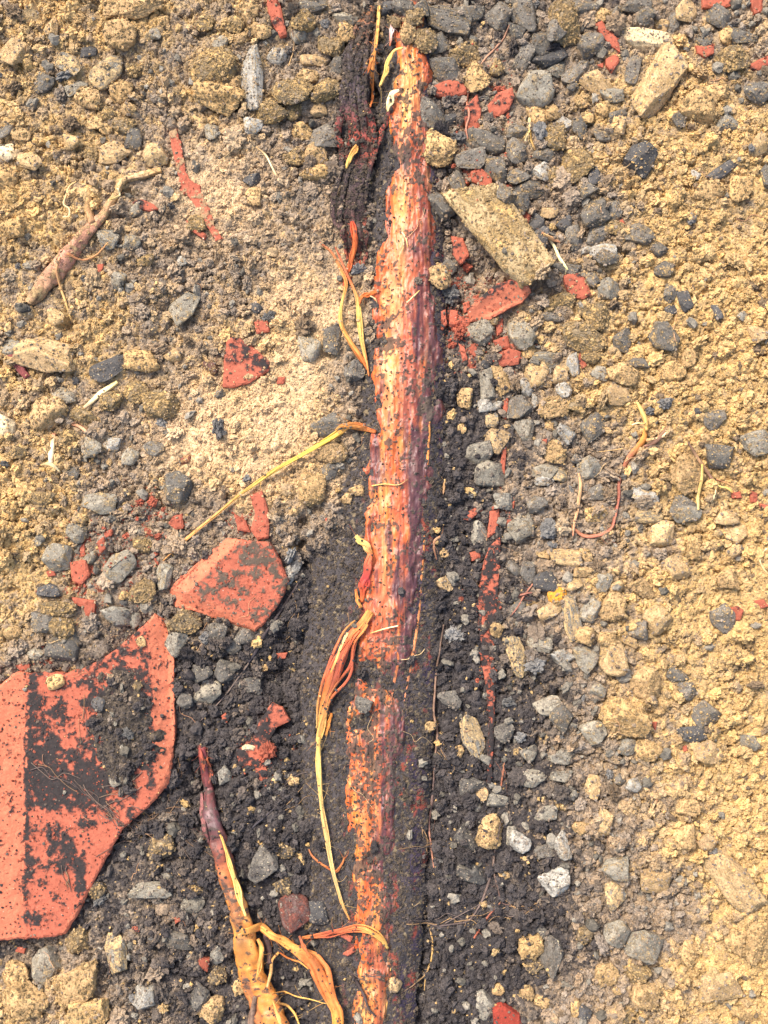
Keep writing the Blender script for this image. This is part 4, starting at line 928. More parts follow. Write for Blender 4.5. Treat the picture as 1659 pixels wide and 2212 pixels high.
# region letter, then entries "x y w h angle kind" in a 2.963 times enlargement of that region of the photograph
STONES = """
A 190 100 130 110 20 t;335 170 90 110 -20 t;500 120 80 60 0 o;770 215 190 190 0 o;860 60 330 130 0 o;1050 140 60 60 0 o;1590 90 110 140 -10 o;1500 160 120 110 0 b;1540 245 80 60 0 o;1640 195 80 80 0 o;990 215 80 70 0 g;1300 150 110 90 0 b;1410 275 90 70 0 g;1290 330 60 50 0 t;1370 440 260 230 10 b;1410 630 280 180 -10 o;1610 500 130 360 15 w;1510 530 70 70 0 o;1370 755 80 70 0 o;1615 790 110 120 20 w;1235 525 50 45 0 w;1360 840 90 90 0 g;990 985 140 130 0 t;680 450 220 150 35 m;560 620 150 110 -20 o;770 580 130 120 0 o;480 550 130 80 30 g;285 520 110 130 0 d;440 410 150 110 -20 m;450 510 50 80 0 o;850 440 90 80 0 b;560 320 100 60 0 k;600 780 100 80 0 o;670 820 70 60 -40 o;690 720 80 90 0 b;790 800 130 90 0 b;820 695 100 80 0 o;850 880 90 120 0 d;720 970 200 130 0 t;570 970 120 80 0 b;450 910 100 90 0 t;145 870 100 70 0 o;40 980 110 100 20 c;50 850 110 55 30 d;90 330 150 180 0 t;80 1470 150 100 0 o;50 1150 120 130 0 o;200 1040 160 110 0 t;700 1540 120 110 0 g;850 1560 100 90 0 g;870 1340 80 80 0 g;1120 1255 60 60 0 t;1610 1150 100 80 0 k;1620 1260 90 110 0 o;1260 1430 110 110 0 b
B 950 60 130 110 0 d;1020 130 110 100 20 b;900 150 80 70 0 b;1060 60 100 90 0 d;860 40 90 80 0 k;800 280 60 60 0 k;440 870 200 160 20 d;1120 740 140 210 25 d;1150 945 230 190 -25 o;1200 1310 120 170 20 d;1230 430 200 140 -10 d;1240 110 260 150 -10 d;1370 70 160 110 -20 d;1560 85 150 170 0 d;1350 330 180 140 0 b;1180 260 130 120 0 d;1090 270 130 130 0 b;1430 490 140 180 0 o;980 230 100 120 20 o;1480 900 220 130 0 d;1390 1020 180 120 10 d;1550 1080 180 150 -20 d;1310 1190 90 190 15 d;370 40 160 70 0 d;310 130 140 120 0 b;570 110 120 90 0 g;280 220 90 80 0 g;140 355 110 90 0 w;375 370 150 75 -10 t;530 390 100 110 0 d;490 280 150 120 0 b;240 580 220 180 -20 b;450 570 180 130 0 b;340 480 120 80 0 o;110 710 180 140 0 b;245 700 90 110 0 b;410 690 90 90 0 t;310 830 120 100 0 o;250 1000 120 100 0 b;390 990 130 160 0 o;400 1100 180 100 0 o;590 190 110 120 0 o;1640 950 70 120 0 d;1240 740 160 70 15 k;1550 430 80 90 0 b;1600 1280 110 120 0 d;50 210 100 80 0 o
C 110 80 170 160 -20 d;350 140 180 240 20 b;480 40 170 110 0 d;60 195 100 110 0 d;215 260 110 160 0 d;300 210 110 130 0 d;265 355 180 100 30 k;320 420 120 100 40 g;430 445 190 100 45 d;520 280 130 170 -30 d;170 560 200 200 -10 g;100 350 100 170 -15 d;560 520 190 160 0 t;660 600 140 90 0 g;405 545 60 60 0 d;600 90 120 90 0 o;700 110 110 150 0 d;820 30 170 80 0 d;880 100 110 110 0 d;985 145 80 80 0 t;1060 130 90 120 0 d;1140 50 120 140 0 t;900 245 360 110 -2 c;1340 110 150 140 0 d;1430 380 190 150 0 b;1245 262 90 60 0 d;1500 240 180 90 -15 d;1390 230 90 90 0 o;950 530 190 430 -33 t;800 440 90 170 -20 d;1210 690 220 180 0 o;1590 610 170 120 10 d;1390 795 130 100 0 g;1320 600 140 90 0 o;690 745 130 80 35 d;710 810 60 100 -10 t;620 855 140 80 0 d;450 820 80 130 0 d;360 780 110 80 0 w;290 870 130 160 0 b;220 970 130 100 0 d;50 960 110 150 0 d;60 830 130 80 0 d;180 720 110 140 0 o;280 710 90 90 0 o;470 640 80 80 0 o;600 700 80 80 0 o;500 740 80 80 0 o;440 1060 180 190 0 b;215 1090 130 110 0 w;300 1120 80 100 0 b;545 1120 70 120 0 k;505 1215 110 80 20 d;830 1030 180 190 0 k;550 1360 170 180 0 d;680 1340 90 120 0 d;350 1430 90 100 0 k;180 1420 100 100 0 k;60 1130 130 90 0 d;120 1210 170 110 10 d;40 1300 150 130 0 d;180 1540 120 150 0 k;410 1520 110 150 0 d;560 1500 100 140 -35 d;670 1450 120 90 0 b;820 1490 200 110 -25 d;600 1610 150 90 0 w;500 1600 80 45 10 w;960 1600 100 90 0 d;1355 1100 190 75 33 k;1195 1120 60 60 0 w;1580 940 120 120 20 t;1640 1130 70 130 0 d;1260 1220 170 110 0 o;1480 1210 130 150 0 o;1080 770 80 90 0 d;1420 700 50 60 0 t;260 1360 100 60 0 t
D 1185 350 190 170 20 g;770 180 80 100 0 g;700 730 220 110 30 k;400 900 140 100 0 g;290 640 330 200 0 t;60 600 150 100 0 g;310 1020 210 200 0 o;530 1030 150 120 0 b;710 930 130 120 0 b;900 680 210 130 0 o;1100 640 100 80 0 t;1340 720 90 90 0 r;1030 960 200 160 0 b;710 1215 110 80 0 w;590 1235 110 120 0 g;830 1290 100 100 0 g;980 1250 120 100 0 d;530 1300 40 40 0 g;1140 1490 160 180 10 d;630 1590 200 120 0 g;1180 1310 90 60 0 r;450 1390 100 70 -20 d;360 400 100 100 0 t;160 350 90 60 0 k;185 70 60 50 0 g;500 190 60 50 0 o;940 40 100 60 10 b;1160 40 60 60 0 w;880 880 160 120 0 b;430 1180 140 110 0 b;120 1260 100 80 0 b;35 1090 120 120 20 c;280 1570 150 90 0 b;1635 340 80 70 0 k;480 800 40 50 0 k;1410 890 60 50 0 d
E 500 540 110 170 -10 d;350 590 130 170 0 g;640 740 120 120 0 d;460 1110 170 120 35 d;1440 490 150 150 0 g;1350 920 90 120 0 o;1490 820 80 170 5 g;1575 780 80 210 22 o;1490 960 100 80 0 w;1560 960 60 50 0 w;1550 1190 130 140 -15 t;1440 1280 160 140 15 g;1510 1400 170 150 0 g;1520 1060 80 90 0 m;1180 140 120 150 20 o;1260 60 110 100 0 d;480 1400 90 110 0 d;490 1270 180 120 0 o;370 1500 150 190 0 o;650 1510 80 60 0 o;590 1560 60 60 0 o;1600 1580 120 100 0 g;1330 1110 50 60 0 o;1480 700 50 50 0 k;1510 420 90 50 0 o
F 640 220 130 120 0 g;540 160 90 90 0 d;620 20 130 90 0 d;360 80 160 80 -20 d;990 95 110 90 0 d;1030 250 90 110 0 d;1120 300 80 130 25 k;1035 360 80 60 0 k;330 310 180 110 0 b;550 380 190 160 -30 b;480 540 250 170 0 b;720 540 110 150 -20 d;990 520 170 170 -10 d;270 395 120 70 0 d;80 510 160 160 0 g;130 610 80 90 0 o;230 670 170 90 0 g;180 760 130 150 0 t;330 770 85 100 -10 t;245 820 70 50 0 t;410 710 75 130 15 w;120 840 80 110 20 w;350 870 95 85 0 w;170 930 55 80 20 w;290 975 180 120 15 o;540 1110 150 170 0 d;370 1150 110 120 0 w;100 1130 110 130 0 g;260 1100 50 60 0 o;80 970 160 130 0 d;430 960 100 100 0 b;720 770 180 120 -30 o;580 760 100 80 -20 g;530 670 130 70 0 b;810 700 130 60 -10 d;690 900 150 120 10 t;1150 650 90 140 0 o;1030 750 160 110 0 o;1160 800 110 80 0 o;1310 1060 130 110 0 d;1340 1290 170 140 0 d;1580 1210 180 140 10 g;290 1260 110 140 0 o;510 1380 140 150 -30 g;240 1380 150 80 -10 g;230 1450 110 55 -10 w;330 1410 80 90 0 m;550 1520 110 90 0 d;880 1535 160 75 -12 w;180 1600 110 100 0 d;1130 1400 190 250 0 o;450 1310 90 60 0 d;1590 510 120 110 0 t;1480 400 60 60 0 g;1320 370 45 90 20 k;1110 1600 150 110 0 d;1200 1005 40 40 0 k;1260 1180 80 60 0 o
G 490 150 110 110 -15 g;370 310 170 160 0 g;240 215 60 50 0 g;770 370 180 170 10 g;570 310 80 80 0 g;900 230 110 90 0 b;1040 440 100 160 -10 g;320 520 130 80 0 k;740 690 170 120 5 g;855 710 70 100 0 g;1180 720 190 130 0 b;905 530 160 130 0 b;1120 860 110 140 -20 g;400 760 140 130 0 b;290 720 130 120 0 d;400 880 190 160 0 d;220 930 100 70 10 g;75 790 100 80 10 o;380 640 190 90 0 b;790 555 60 50 0 o;910 845 50 60 0 o;360 1100 100 80 20 o;890 1130 60 70 0 b;830 1310 110 55 0 g;1440 1040 120 130 0 d;1290 1060 120 100 0 d;1320 1190 180 120 20 g;1180 1230 90 90 0 d;1590 1530 80 35 -5 c;640 1240 80 80 0 k;1390 790 110 110 0 d;1560 820 120 90 0 d;1590 1140 120 90 0 d;1480 890 100 80 0 d
H 228 405 80 160 -20 w;1440 160 100 150 15 g;1215 280 60 60 0 o;1230 480 110 90 0 t;1120 1395 75 55 0 o;1400 1470 120 270 22 m;1310 1560 60 70 0 o;1600 1430 110 120 0 d;1550 780 70 90 0 o;1640 900 70 190 10 m;50 1030 40 40 0 o;1250 1230 130 110 0 d;130 1130 80 60 0 d;700 1240 100 90 0 d
I 80 115 150 135 15 g;235 470 140 120 10 k;305 550 105 105 0 y;260 640 150 85 20 t;420 480 90 90 0 t;490 295 100 60 -40 o;360 310 180 100 0 t;470 405 100 60 0 o;220 295 70 45 0 o;395 680 100 270 10 m;510 640 130 150 0 g;650 620 150 160 0 o;820 770 110 110 0 d;195 860 140 90 -10 g;350 940 130 95 15 w;50 940 100 230 20 m;490 960 150 160 0 g;650 940 150 220 15 t;560 1160 90 80 0 g;850 500 180 90 -20 o;940 700 150 170 0 t;1360 700 140 170 0 d;1250 1310 160 160 10 d;1170 1430 170 100 0 k;1130 1150 90 130 30 d;1070 1060 120 80 0 d;880 1110 180 180 -30 o;740 1330 280 190 -20 o;1530 1500 140 100 -20 g;740 1520 150 100 0 g;1250 1540 150 130 0 t;530 1430 160 140 0 g;340 1590 160 90 0 g;330 1340 130 170 0 d;240 1260 150 110 0 g;130 1570 100 90 0 g;1450 170 150 120 0 t;1390 440 120 120 0 o;1060 370 160 140 0 t;980 160 140 150 0 t;1450 270 110 80 0 t;1180 240 80 150 0 o;560 30 130 90 0 o;900 40 160 90 0 m;1130 30 150 100 0 g;1390 50 140 90 0 t;600 470 90 110 0 g;680 500 80 80 0 t;770 850 90 70 0 t;620 830 110 80 0 o;480 800 100 100 -20 o;1090 960 60 60 0 o;990 990 40 60 0 o;980 1240 80 70 0 o;960 1290 60 60 0 o;190 1030 60 40 0 o;120 410 90 130 0 d;30 380 80 90 0 d;50 640 100 100 0 d;890 1540 150 120 0 o
J 1020 540 140 170 -30 b;960 810 230 100 0 g;290 1310 190 220 0 g;75 1370 150 200 20 o;160 1520 260 200 -20 o;500 1410 300 190 30 o;560 1580 240 150 0 o;740 1200 130 230 10 m;930 1490 150 150 -30 w;600 800 130 110 0 b;1230 910 130 100 0 g;480 1140 130 140 0 b;1390 1230 80 110 -30 g;1270 1490 120 160 0 d;1390 1370 100 110 0 b;1350 1580 150 150 0 o;1430 80 80 120 0 g;750 90 80 70 0 g;1140 1130 150 110 0 d;1530 1440 80 90 0 o
K 260 960 180 220 10 r;60 640 160 210 0 d;1510 430 140 190 -5 o;1350 480 130 160 0 d;180 790 100 110 0 b;200 560 110 90 0 b;1460 200 70 80 0 t;1400 150 150 100 0 d;1560 240 130 80 0 g;1600 710 70 40 0 o;1650 470 60 120 0 g;1490 1560 120 160 0 g;240 110 70 60 0 o;1390 700 170 140 0 d;900 1390 80 80 0 t;1470 910 40 40 0 o;1560 1460 70 70 0 o;410 950 120 130 0 k
L 70 500 130 105 -20 w;345 530 90 160 20 w;240 320 130 85 0 g;290 760 170 160 0 w;230 570 120 90 0 d;145 1165 140 150 0 o;280 1240 130 230 -8 d;800 130 100 90 0 w;710 100 70 70 0 d;545 150 100 140 0 t;610 380 90 160 -10 t;455 410 85 65 10 o;670 660 160 130 0 g;680 840 130 160 0 m;690 1080 150 150 -15 g;870 1160 220 190 0 g;630 1350 140 130 0 o;490 1100 90 100 0 b;870 1480 170 150 0 o;820 1340 150 120 0 b;940 750 170 130 0 t;1430 740 180 420 38 t;1120 450 130 150 0 o;1140 270 130 110 0 o;1350 1400 260 150 0 t;1580 1100 150 260 0 o;1450 1130 140 150 0 o;160 100 130 100 0 g;340 80 120 70 0 g;1270 490 130 100 0 t;120 1470 80 70 0 o;210 1530 80 90 0 o;430 1560 60 90 0 o;1500 1600 150 110 0 o;170 1310 110 80 0 b;740 1620 130 90 0 b;1030 1480 70 70 0 o;690 1440 50 50 0 o;480 1580 80 80 0 k;200 1080 110 70 0 d;1150 1200 80 170 0 o
"""

LANDMARKS = [   # photo pixels of things anyone can find, and how to call them
    (190, 1720, "large notched terracotta slab"), (490, 1265, "five-sided terracotta slab"), (530, 785, "triangular terracotta shard"), (1082, 648, "thick terracotta chunk"), (1080, 495, "big ochre-coated stone"),
    (1405, 85, "long cream stone"), (1425, 180, "long tan slanting stone"), (150, 540, "pinkish-brown root"), (425, 400, "crooked terracotta edge"), (520, 1070, "long yellow root strap"), (1375, 950, "yellow-tipped rootlet"), (1520, 1020, "forked yellow sprout"),
    (1203, 1285, "orange-yellow nugget"), (1062, 1330, "upright red terracotta strip"), (490, 1920, "loose orange side root"), (1583, 1900, "wedge-shaped tan stone"), (780, 240, "torn black bark strip"), (160, 2130, "twin ochre clods"),
    (400, 667, "rounded pebble in a hollow"), (1220, 550, "pale cream sprout"), (760, 690, "twin yellow strands"), (1590, 1325, "small red shard at right"), (1325, 90, "upper right terracotta shards"), (545, 165, "tall pale pinkish stone"),
    (1435, 725, "square dark stone"), (560, 1620, "ragged terracotta patch"), (1025, 1590, "oblong half-ochre stone"), (215, 880, "cream root fragment"), (1148, 2045, "yellow crumb clod"), (690, 1450, "orange peel of the root"), (1095, 1140, "rounded grey pebble"),
    (980, 690, "scatter of terracotta crumbs"), (1380, 335, "black stone with pointed foot"), (1130, 1820, "pale pebble in dark soil"), (1400, 2045, "flat-faced grey block"), (765, 1500, "lower root"), (870, 900, "middle of the root"),
]
DIRS = ["right of", "upper right of", "above", "upper left of", "left of", "lower left of", "below", "lower right of"]
ORD = ["", "second", "third", "fourth", "fifth", "sixth", "seventh", "eighth", "ninth", "tenth"]
PENDING = []           # (object, words, size px, x, y, aspect)


def name_apart():
    """each piece gets words that single it out: size, colour, where it lies from a landmark, and its turn there"""
    buckets = {}
    for o, words, w, x, y in PENDING:
        size = "tiny" if w < 18 else "small" if w < 32 else "medium" if w < 54 else "large"
        best = None
        for lx_, ly_, nm in LANDMARKS:
            d = math.hypot(x - lx_, y - ly_)
            if d > 14 and (best is None or d < best[0]): best = (d, nm, lx_, ly_)
        ang = math.atan2(best[3] - y, x - best[2])
        dr = DIRS[int(round(ang / (math.pi / 4))) % 8]
        buckets.setdefault(f"{size} {words} {dr} the {best[1]}", []).append((best[0], o))
    for key, lst in buckets.items():
        lst.sort(key=lambda t: t[0])
        for k, (d, o) in enumerate(lst):
            o["label"] = key if len(lst) == 1 else f"{key}, {'nearest to it' if k == 0 else ORD[k] + ' nearest'}"


GROW = 1.2


def stone(qx, qy, w, h, ang, kind, seed, label=None, zbase=None, thick=None):
    nm, words, cat, grp, c1, c2, facets, crumb, dust = KINDS[kind]
    big = max(w, h)
    sub = 3 if big < 34 else 4 if big < 75 else 5
    v, f = ico(sub)
    rs = np.random.default_rng(seed)
    n = v.copy()
    r = 1 + (.34 + .25 * crumb) * (fbm3(n * 1.3 + seed * 3.1, seed, 3) - .5)
    p = np.sign(n) * np.abs(n) ** (.9 if crumb < .7 else .85); p *= (r * (1 if crumb < .7 else 1))[:, None]
    for k in range(facets + (7 if crumb < .55 else 3)):
        d = rs.normal(size=3); d /= np.linalg.norm(d)
        t = rs.uniform(.44, .76) if crumb < .55 else rs.uniform(.55, .9)
        ex = np.clip(p @ d - t, 0, None)
        p -= ex[:, None] * d * .97
    if max(w, h) > 1.5 * min(w, h):                  # blunt ends on long stones
        ax = np.array([1.0, 0, 0]) if w > h else np.array([0, 1.0, 0])
        for sg in (-1, 1):
            d = ax * sg + rs.normal(0, .18, 3); d /= np.linalg.norm(d)
            t = np.percentile(p @ d, 84)
            p -= np.clip(p @ d - t, 0, None)[:, None] * d * .97
    if crumb > .5:
        p *= (1 + crumb * (.22 * (fbm3(n * 4 + seed, seed + 5, 3) - .5) + .16 * (fbm3(n * 11 + seed, seed + 6, 2) - .5)))[:, None]
    else:
        p *= (1 + .16 * (fbm3(n * 3.5 + seed, seed + 7, 4) - .5) + .07 * (fbm3(n * 12 + seed, seed + 8, 2) - .5))[:, None]
    mn, mx = p.min(0), p.max(0)
    p = (p - (mn + mx) / 2) / ((mx - mn) / 2)
    th = thick or min(w, h) * rs.uniform(.62, .85)
    if big > 90 and thick is None: th = min(th, 52)
    p *= np.array([w * GROW, h * GROW, th]) * S / 2
    a = math.radians(ang + rs.uniform(-7, 7))
    ca, sa_ = math.cos(a), math.sin(a)
    p[:, :2] = p[:, :2] @ np.array([[ca, sa_], [-sa_, ca]])
    tx, ty = rs.normal(0, .07, 2)
    p[:, 2] += tx * p[:, 0] + ty * p[:, 1]
    x, y = px(qx, qy, .006)
    if zbase is None:
        rr = min(w, h) * S * .3
        zz = [float(z_at(x + rr * math.cos(t), y + rr * math.sin(t), .002)) for t in np.arange(6) * 1.047]
        zbase = float(np.median(zz))
    hh = th * S / 2
    zc = zbase + hh * (rs.uniform(.30, .52) if label is None else .6)
    # colour
    col = c1 + (c2 - c1) * rs.random()
    col = col * rs.uniform(.86, 1.16)
    m = fbm3(n * 2.2 + seed * 1.7, seed + 11, 3)
    c = col * (.72 + .56 * m)[:, None]
    f_, sa2, _ = soil_at(np.array([qx]), np.array([qy]))
    dusty = np.clip((C_DARK * 1.25 + (C_OCHRE - C_DARK * 1.25) * sstep(.08, .5, f_)[0]), 0, 1)
    if kind in 'mz': dusty = C_OCHRE
    dn = .6 * fbm3(n * 3 + seed * .7, seed + 12, 4) + .4 * fbm3(n * 11 + seed, seed + 13, 2)
    amount = np.clip(.36 + .75 * (dust - .3) + 1.3 * (dn - .5), 0, 1)
    org = np.array([float(x), float(y), zc])
    if kind == 'o' and f_[0] < .2 and False: c *= .9
    o = link_mesh(nm, p, f, M_CLOD if crumb > .55 else M_STONE, c, loc=org, dust=dusty * (.8 + .4 * m[:, None]), amount=amount)
    tag(o, label, cat, grp)
    splat(p + org, f, 5 if crumb > .55 else 1)
    if label is None: PENDING.append((o, words, max(w, h), qx, qy))
    return o


for k, (poly, dt) in enumerate(SHARDS):
    pp = np.array(poly, float); sz = pp.max(0) - pp.min(0)
    dk = None
    o = shard("terracotta_shard", poly, None, thick=max(.004, min(.012, sz.min() * S * .8)), lift=max(.0022, min(.006, sz.min() * S * .3)), bevel=max(1.5, sz.min() * .08), dirt=dt, seed=200 + k * 7, res=float(np.clip(sz.min() / 7, 1.8, 5)), tilt=(RNG.uniform(-.15, .15), RNG.uniform(-.15, .15)),
              tone=RNG.uniform(.86, 1.08))
    PENDING.append((o, ("long thin terracotta sliver" if max(sz) > 2.4 * min(sz) else "terracotta chip" if max(sz) < 26 else "terracotta shard"), float(max(sz)), float(pp[:, 0].mean()), float(pp[:, 1].mean())))
shard("terracotta_shard", [(1056, 1182), (1081, 1160), (1078, 1240), (1072, 1330), (1067, 1400), (1070, 1480), (1066, 1600), (1061, 1692), (1052, 1692), (1057, 1560), (1050, 1480), (1040, 1430), (1034, 1350), (1034, 1280), (1044, 1220)],
      "long upright red terracotta strip right of the root, half buried", thick=.012, lift=.002, dirt=.62, seed=901, res=3.2, bevel=5)
shard("terracotta_shard", [(1064, 2182), (1086, 2174), (1122, 2194), (1134, 2240), (1070, 2240)], "dark red terracotta lump at the bottom edge right of the root", thick=.02, lift=.010, dirt=.3, seed=902, colour=lin(140, 56, 42))
shard("terracotta_shard", [(13, 768), (28, 764), (48, 790), (64, 812), (52, 818), (34, 800)], "purple-brown tile sliver at the left edge", thick=.008, lift=.004, dirt=.05, seed=903, colour=lin(122, 66, 62))

# the big ochre-coated stone leaning over the chunk
SPECIAL = [
    (1078, 496, 104, 230, 36, 'z', 1503, "big ochre-coated slab stone leaning right of the root", 96),
]
for qx, qy, w, h, a, kd, sd, lb, th in SPECIAL:
    stone(qx, qy, w, h, a, kd, sd, lb, thick=th)
seed = 2000
for row in STONES.strip().splitlines():
    reg, rest = row[0], row[2:]
    ox, oy = REG[reg]
    for e in rest.split(';'):
        t = e.split()
        x, y, w, h, a = (float(q) for q in t[:5])
        seed += 1
        stone(ox + x / 2.963, oy + y / 2.963, w / 2.963, h / 2.963, a, t[5], seed)
name_apart()

# ------------------------------------------------------------------ roots lying loose
side = group_root("side_root", "loose orange side root with purple bark, bottom left of the main root", "root", (490, 1930), [
    ("stem", [(432, 1618), (438, 1650), (442, 1690), (450, 1740), (462, 1790), (478, 1845), (494, 1900), (512, 1960), (526, 2020), (540, 2085), (560, 2150), (592, 2225), (610, 2260)], [16, 22, 24, 44, 40, 36, 36, 40, 46, 52, 56, 62, 60],
     [(0, R_), (.1, lin(120, 64, 58)), (.25, lin(104, 68, 68)), (.36, lin(150, 82, 58)), (.45, lin(200, 124, 60)), (.6, A_), (.75, lin(220, 140, 60)), (1, lin(206, 124, 56))],
     dict(lift=.004, flat=.75, seed=60, seg=26, dirt=.28, fuzz=60, plum=.5, thin=1.0, mat=M_WOOD, step=2.4)),
    ("bark_flake", [(428, 1612), (436, 1640), (440, 1668)], [5, 16, 6], [(0, lin(140, 60, 52)), (1, lin(170, 90, 60))], dict(lift=.004, fibres=3, seed=160, dirt=.3, fuzz=10, flat=.5)),
    ("bark_flake", [(446, 1640), (452, 1672), (448, 1700)], [5, 12, 5], [(0, lin(176, 96, 60)), (1, lin(150, 80, 66))], dict(lift=.003, fibres=3, seed=161, dirt=.3, fuzz=8, flat=.5)),
    ("bark_flake", [(428, 1722), (432, 1752), (446, 1790), (452, 1820)], [6, 18, 16, 6], [(0, lin(150, 100, 96)), (1, lin(120, 70, 64))], dict(lift=.002, fibres=3, seed=162, dirt=.35, fuzz=8, flat=.5)),
    ("pale_edge", [(476, 1790), (490, 1830), (504, 1880), (518, 1930), (532, 1975)], [6, 12, 14, 14, 8], [(0, lin(226, 170, 90)), (1, lin(246, 206, 120))], dict(lift=.003, fibres=3, seed=61, dirt=.08)),
    ("branch", [(524, 2004), (556, 2006), (590, 2020), (624, 2040), (656, 2058), (682, 2080), (702, 2116), (718, 2150), (730, 2180), (728, 2240)], [30, 28, 26, 28, 34, 40, 40, 38, 34, 34],
     [(0, A_), (.3, lin(214, 142, 70)), (.5, lin(190, 108, 58)), (.75, lin(206, 120, 62)), (1, lin(226, 150, 66))], dict(lift=.008, flat=.8, seed=62, seg=18, dirt=.10, fuzz=60, fibres=3, spread=.5, step=2.6)),
    ("spur", [(648, 2018), (656, 2036), (672, 2058)], [5, 10, 8], [(0, lin(150, 86, 60)), (1, O_)], dict(lift=.010, fibres=2, seed=63, dirt=.02)),
    ("fibre", [(602, 2058), (588, 2076), (584, 2104), (578, 2130)], [7, 6, 9, 5], [(0, A_), (1, T_)], dict(lift=.010, seed=64, dirt=0, fuzz=4)),
    ("fibre", [(604, 2060), (624, 2074), (650, 2082), (668, 2088)], [5, 6, 5, 3], [(0, O_), (1, A_)], dict(lift=.009, seed=65, dirt=0, fuzz=4)),
    ("fibre", [(588, 2146), (618, 2156), (650, 2164), (706, 2168)], [5, 4, 4, 2], [(0, A_), (1, Y_)], dict(lift=.006, seed=66, dirt=0, fuzz=4)),
    ("fibre", [(594, 2160), (618, 2178), (636, 2198), (650, 2230)], [6, 6, 6, 4], [(0, A_), (1, Y_)], dict(lift=.008, seed=67, dirt=0, fuzz=6)),
    ("fibre", [(590, 2150), (600, 2178), (616, 2212)], [6, 8, 6], [(0, A_), (1, lin(230, 180, 110))], dict(lift=.010, fibres=2, seed=68, dirt=0, fuzz=6)),
    ("fibre", [(556, 2030), (566, 2050), (562, 2080), (556, 2110)], [10, 16, 12, 6], [(0, A_), (1, lin(214, 150, 80))], dict(lift=.010, fibres=3, seed=69, dirt=.03, fuzz=10)),
])
group_root("woody_root", "thick pinkish-brown dusty root at the upper left", "root", (170, 520), [
    ("stem", [(346, 364), (322, 370), (296, 378), (268, 386), (252, 408), (244, 432), (226, 464), (196, 496), (168, 528), (138, 566), (108, 604), (84, 634), (64, 656)], [12, 17, 18, 17, 20, 24, 28, 34, 40, 42, 40, 38, 22],
     [(0, lin(206, 164, 104)), (.12, lin(212, 172, 126)), (.3, lin(204, 164, 112)), (.45, lin(186, 134, 104)), (.7, lin(186, 132, 106)), (1, lin(180, 144, 104))], dict(lift=.0015, flat=.8, seed=80, seg=22, thin=.88, dirt=0.34, fuzz=24, step=2.4, mat=M_BARK)),
    ("branch", [(196, 402), (193, 430), (192, 456), (204, 486)], [18, 22, 24, 20], [(0, lin(182, 146, 92)), (1, lin(170, 126, 90))], dict(lift=-.001, seed=81, seg=16, dirt=.2, fuzz=8, mat=M_BARK)),
    ("branch", [(136, 560), (128, 588), (132, 622), (142, 650), (152, 686)], [8, 8, 6, 6, 4], [(0, lin(176, 124, 90)), (1, lin(196, 160, 96))], dict(lift=.003, seed=82, dirt=0, fuzz=4)),
    ("branch", [(150, 552), (176, 562), (206, 552), (238, 528)], [6, 5, 5, 3], [(0, lin(180, 120, 80)), (1, lin(190, 140, 90))], dict(lift=.003, seed=83, dirt=0)),
    ("fibre", [(258, 412), (260, 424), (252, 436), (244, 440)], [4, 6, 6, 4], [(0, CR_), (1, Y_)], dict(lift=.010, seed=84, dirt=0)),
])
group_root("rootlet", "thin cream looping rootlet above the pinkish-brown root", "root", (145, 440), [("stem", [(164, 392), (150, 402), (142, 425), (138, 442), (150, 452), (150, 468), (138, 470)], [3, 4, 4, 5, 4, 4, 3], [(0, T_), (1, CR_)], dict(lift=.003, seed=85, dirt=0))])
group_root("rootlet", "pinkish rootlet with a thick yellow tip on the right", "root", (1370, 980), [
    ("tip", [(1374, 870), (1384, 888), (1392, 908), (1395, 930)], [8, 11, 12, 11], [(0, lin(222, 188, 110)), (1, lin(214, 166, 92))], dict(lift=.006, seed=86, dirt=0, seg=10)),
    ("stem", [(1394, 926), (1392, 946), (1376, 970), (1358, 992), (1346, 1018), (1340, 1045), (1340, 1070), (1336, 1092), (1330, 1120), (1322, 1142), (1296, 1156), (1264, 1158), (1240, 1140), (1236, 1120)], [12, 20, 18, 14, 11, 10, 10, 10, 9, 9, 9, 9, 8, 5],
     [(0, A_), (.08, lin(210, 140, 66)), (.2, lin(180, 112, 80)), (.45, lin(150, 90, 72)), (.7, lin(180, 106, 84)), (1, lin(186, 126, 90))], dict(lift=.001, seed=87, dirt=.2, fuzz=22, seg=10)),
    ("branch", [(1394, 952), (1412, 948), (1428, 944), (1438, 934)], [8, 6, 5, 3], [(0, lin(190, 130, 80)), (1, CR_)], dict(lift=.005, seed=88, dirt=0, fuzz=6)),
    ("branch", [(1390, 916), (1376, 914), (1364, 918)], [4, 4, 2], [(0, Y_), (1, CR_)], dict(lift=.005, seed=89, dirt=0)),
    ("branch", [(1348, 968), (1326, 972), (1292, 976)], [4, 3, 2], [(0, T_), (1, T_)], dict(lift=.004, seed=90, dirt=0)),
])
group_root("rootlet", "pale pinkish rootlet hanging down beside the yellow-tipped one", "root", (1248, 1090), [("stem", [(1250, 1022), (1254, 1046), (1252, 1076), (1248, 1104), (1240, 1130), (1238, 1158)], [6, 10, 9, 8, 7, 4], [(0, lin(180, 130, 90)), (.4, lin(214, 170, 120)), (1, lin(190, 130, 96))], dict(lift=.004, seed=91, dirt=.02, fuzz=5))])
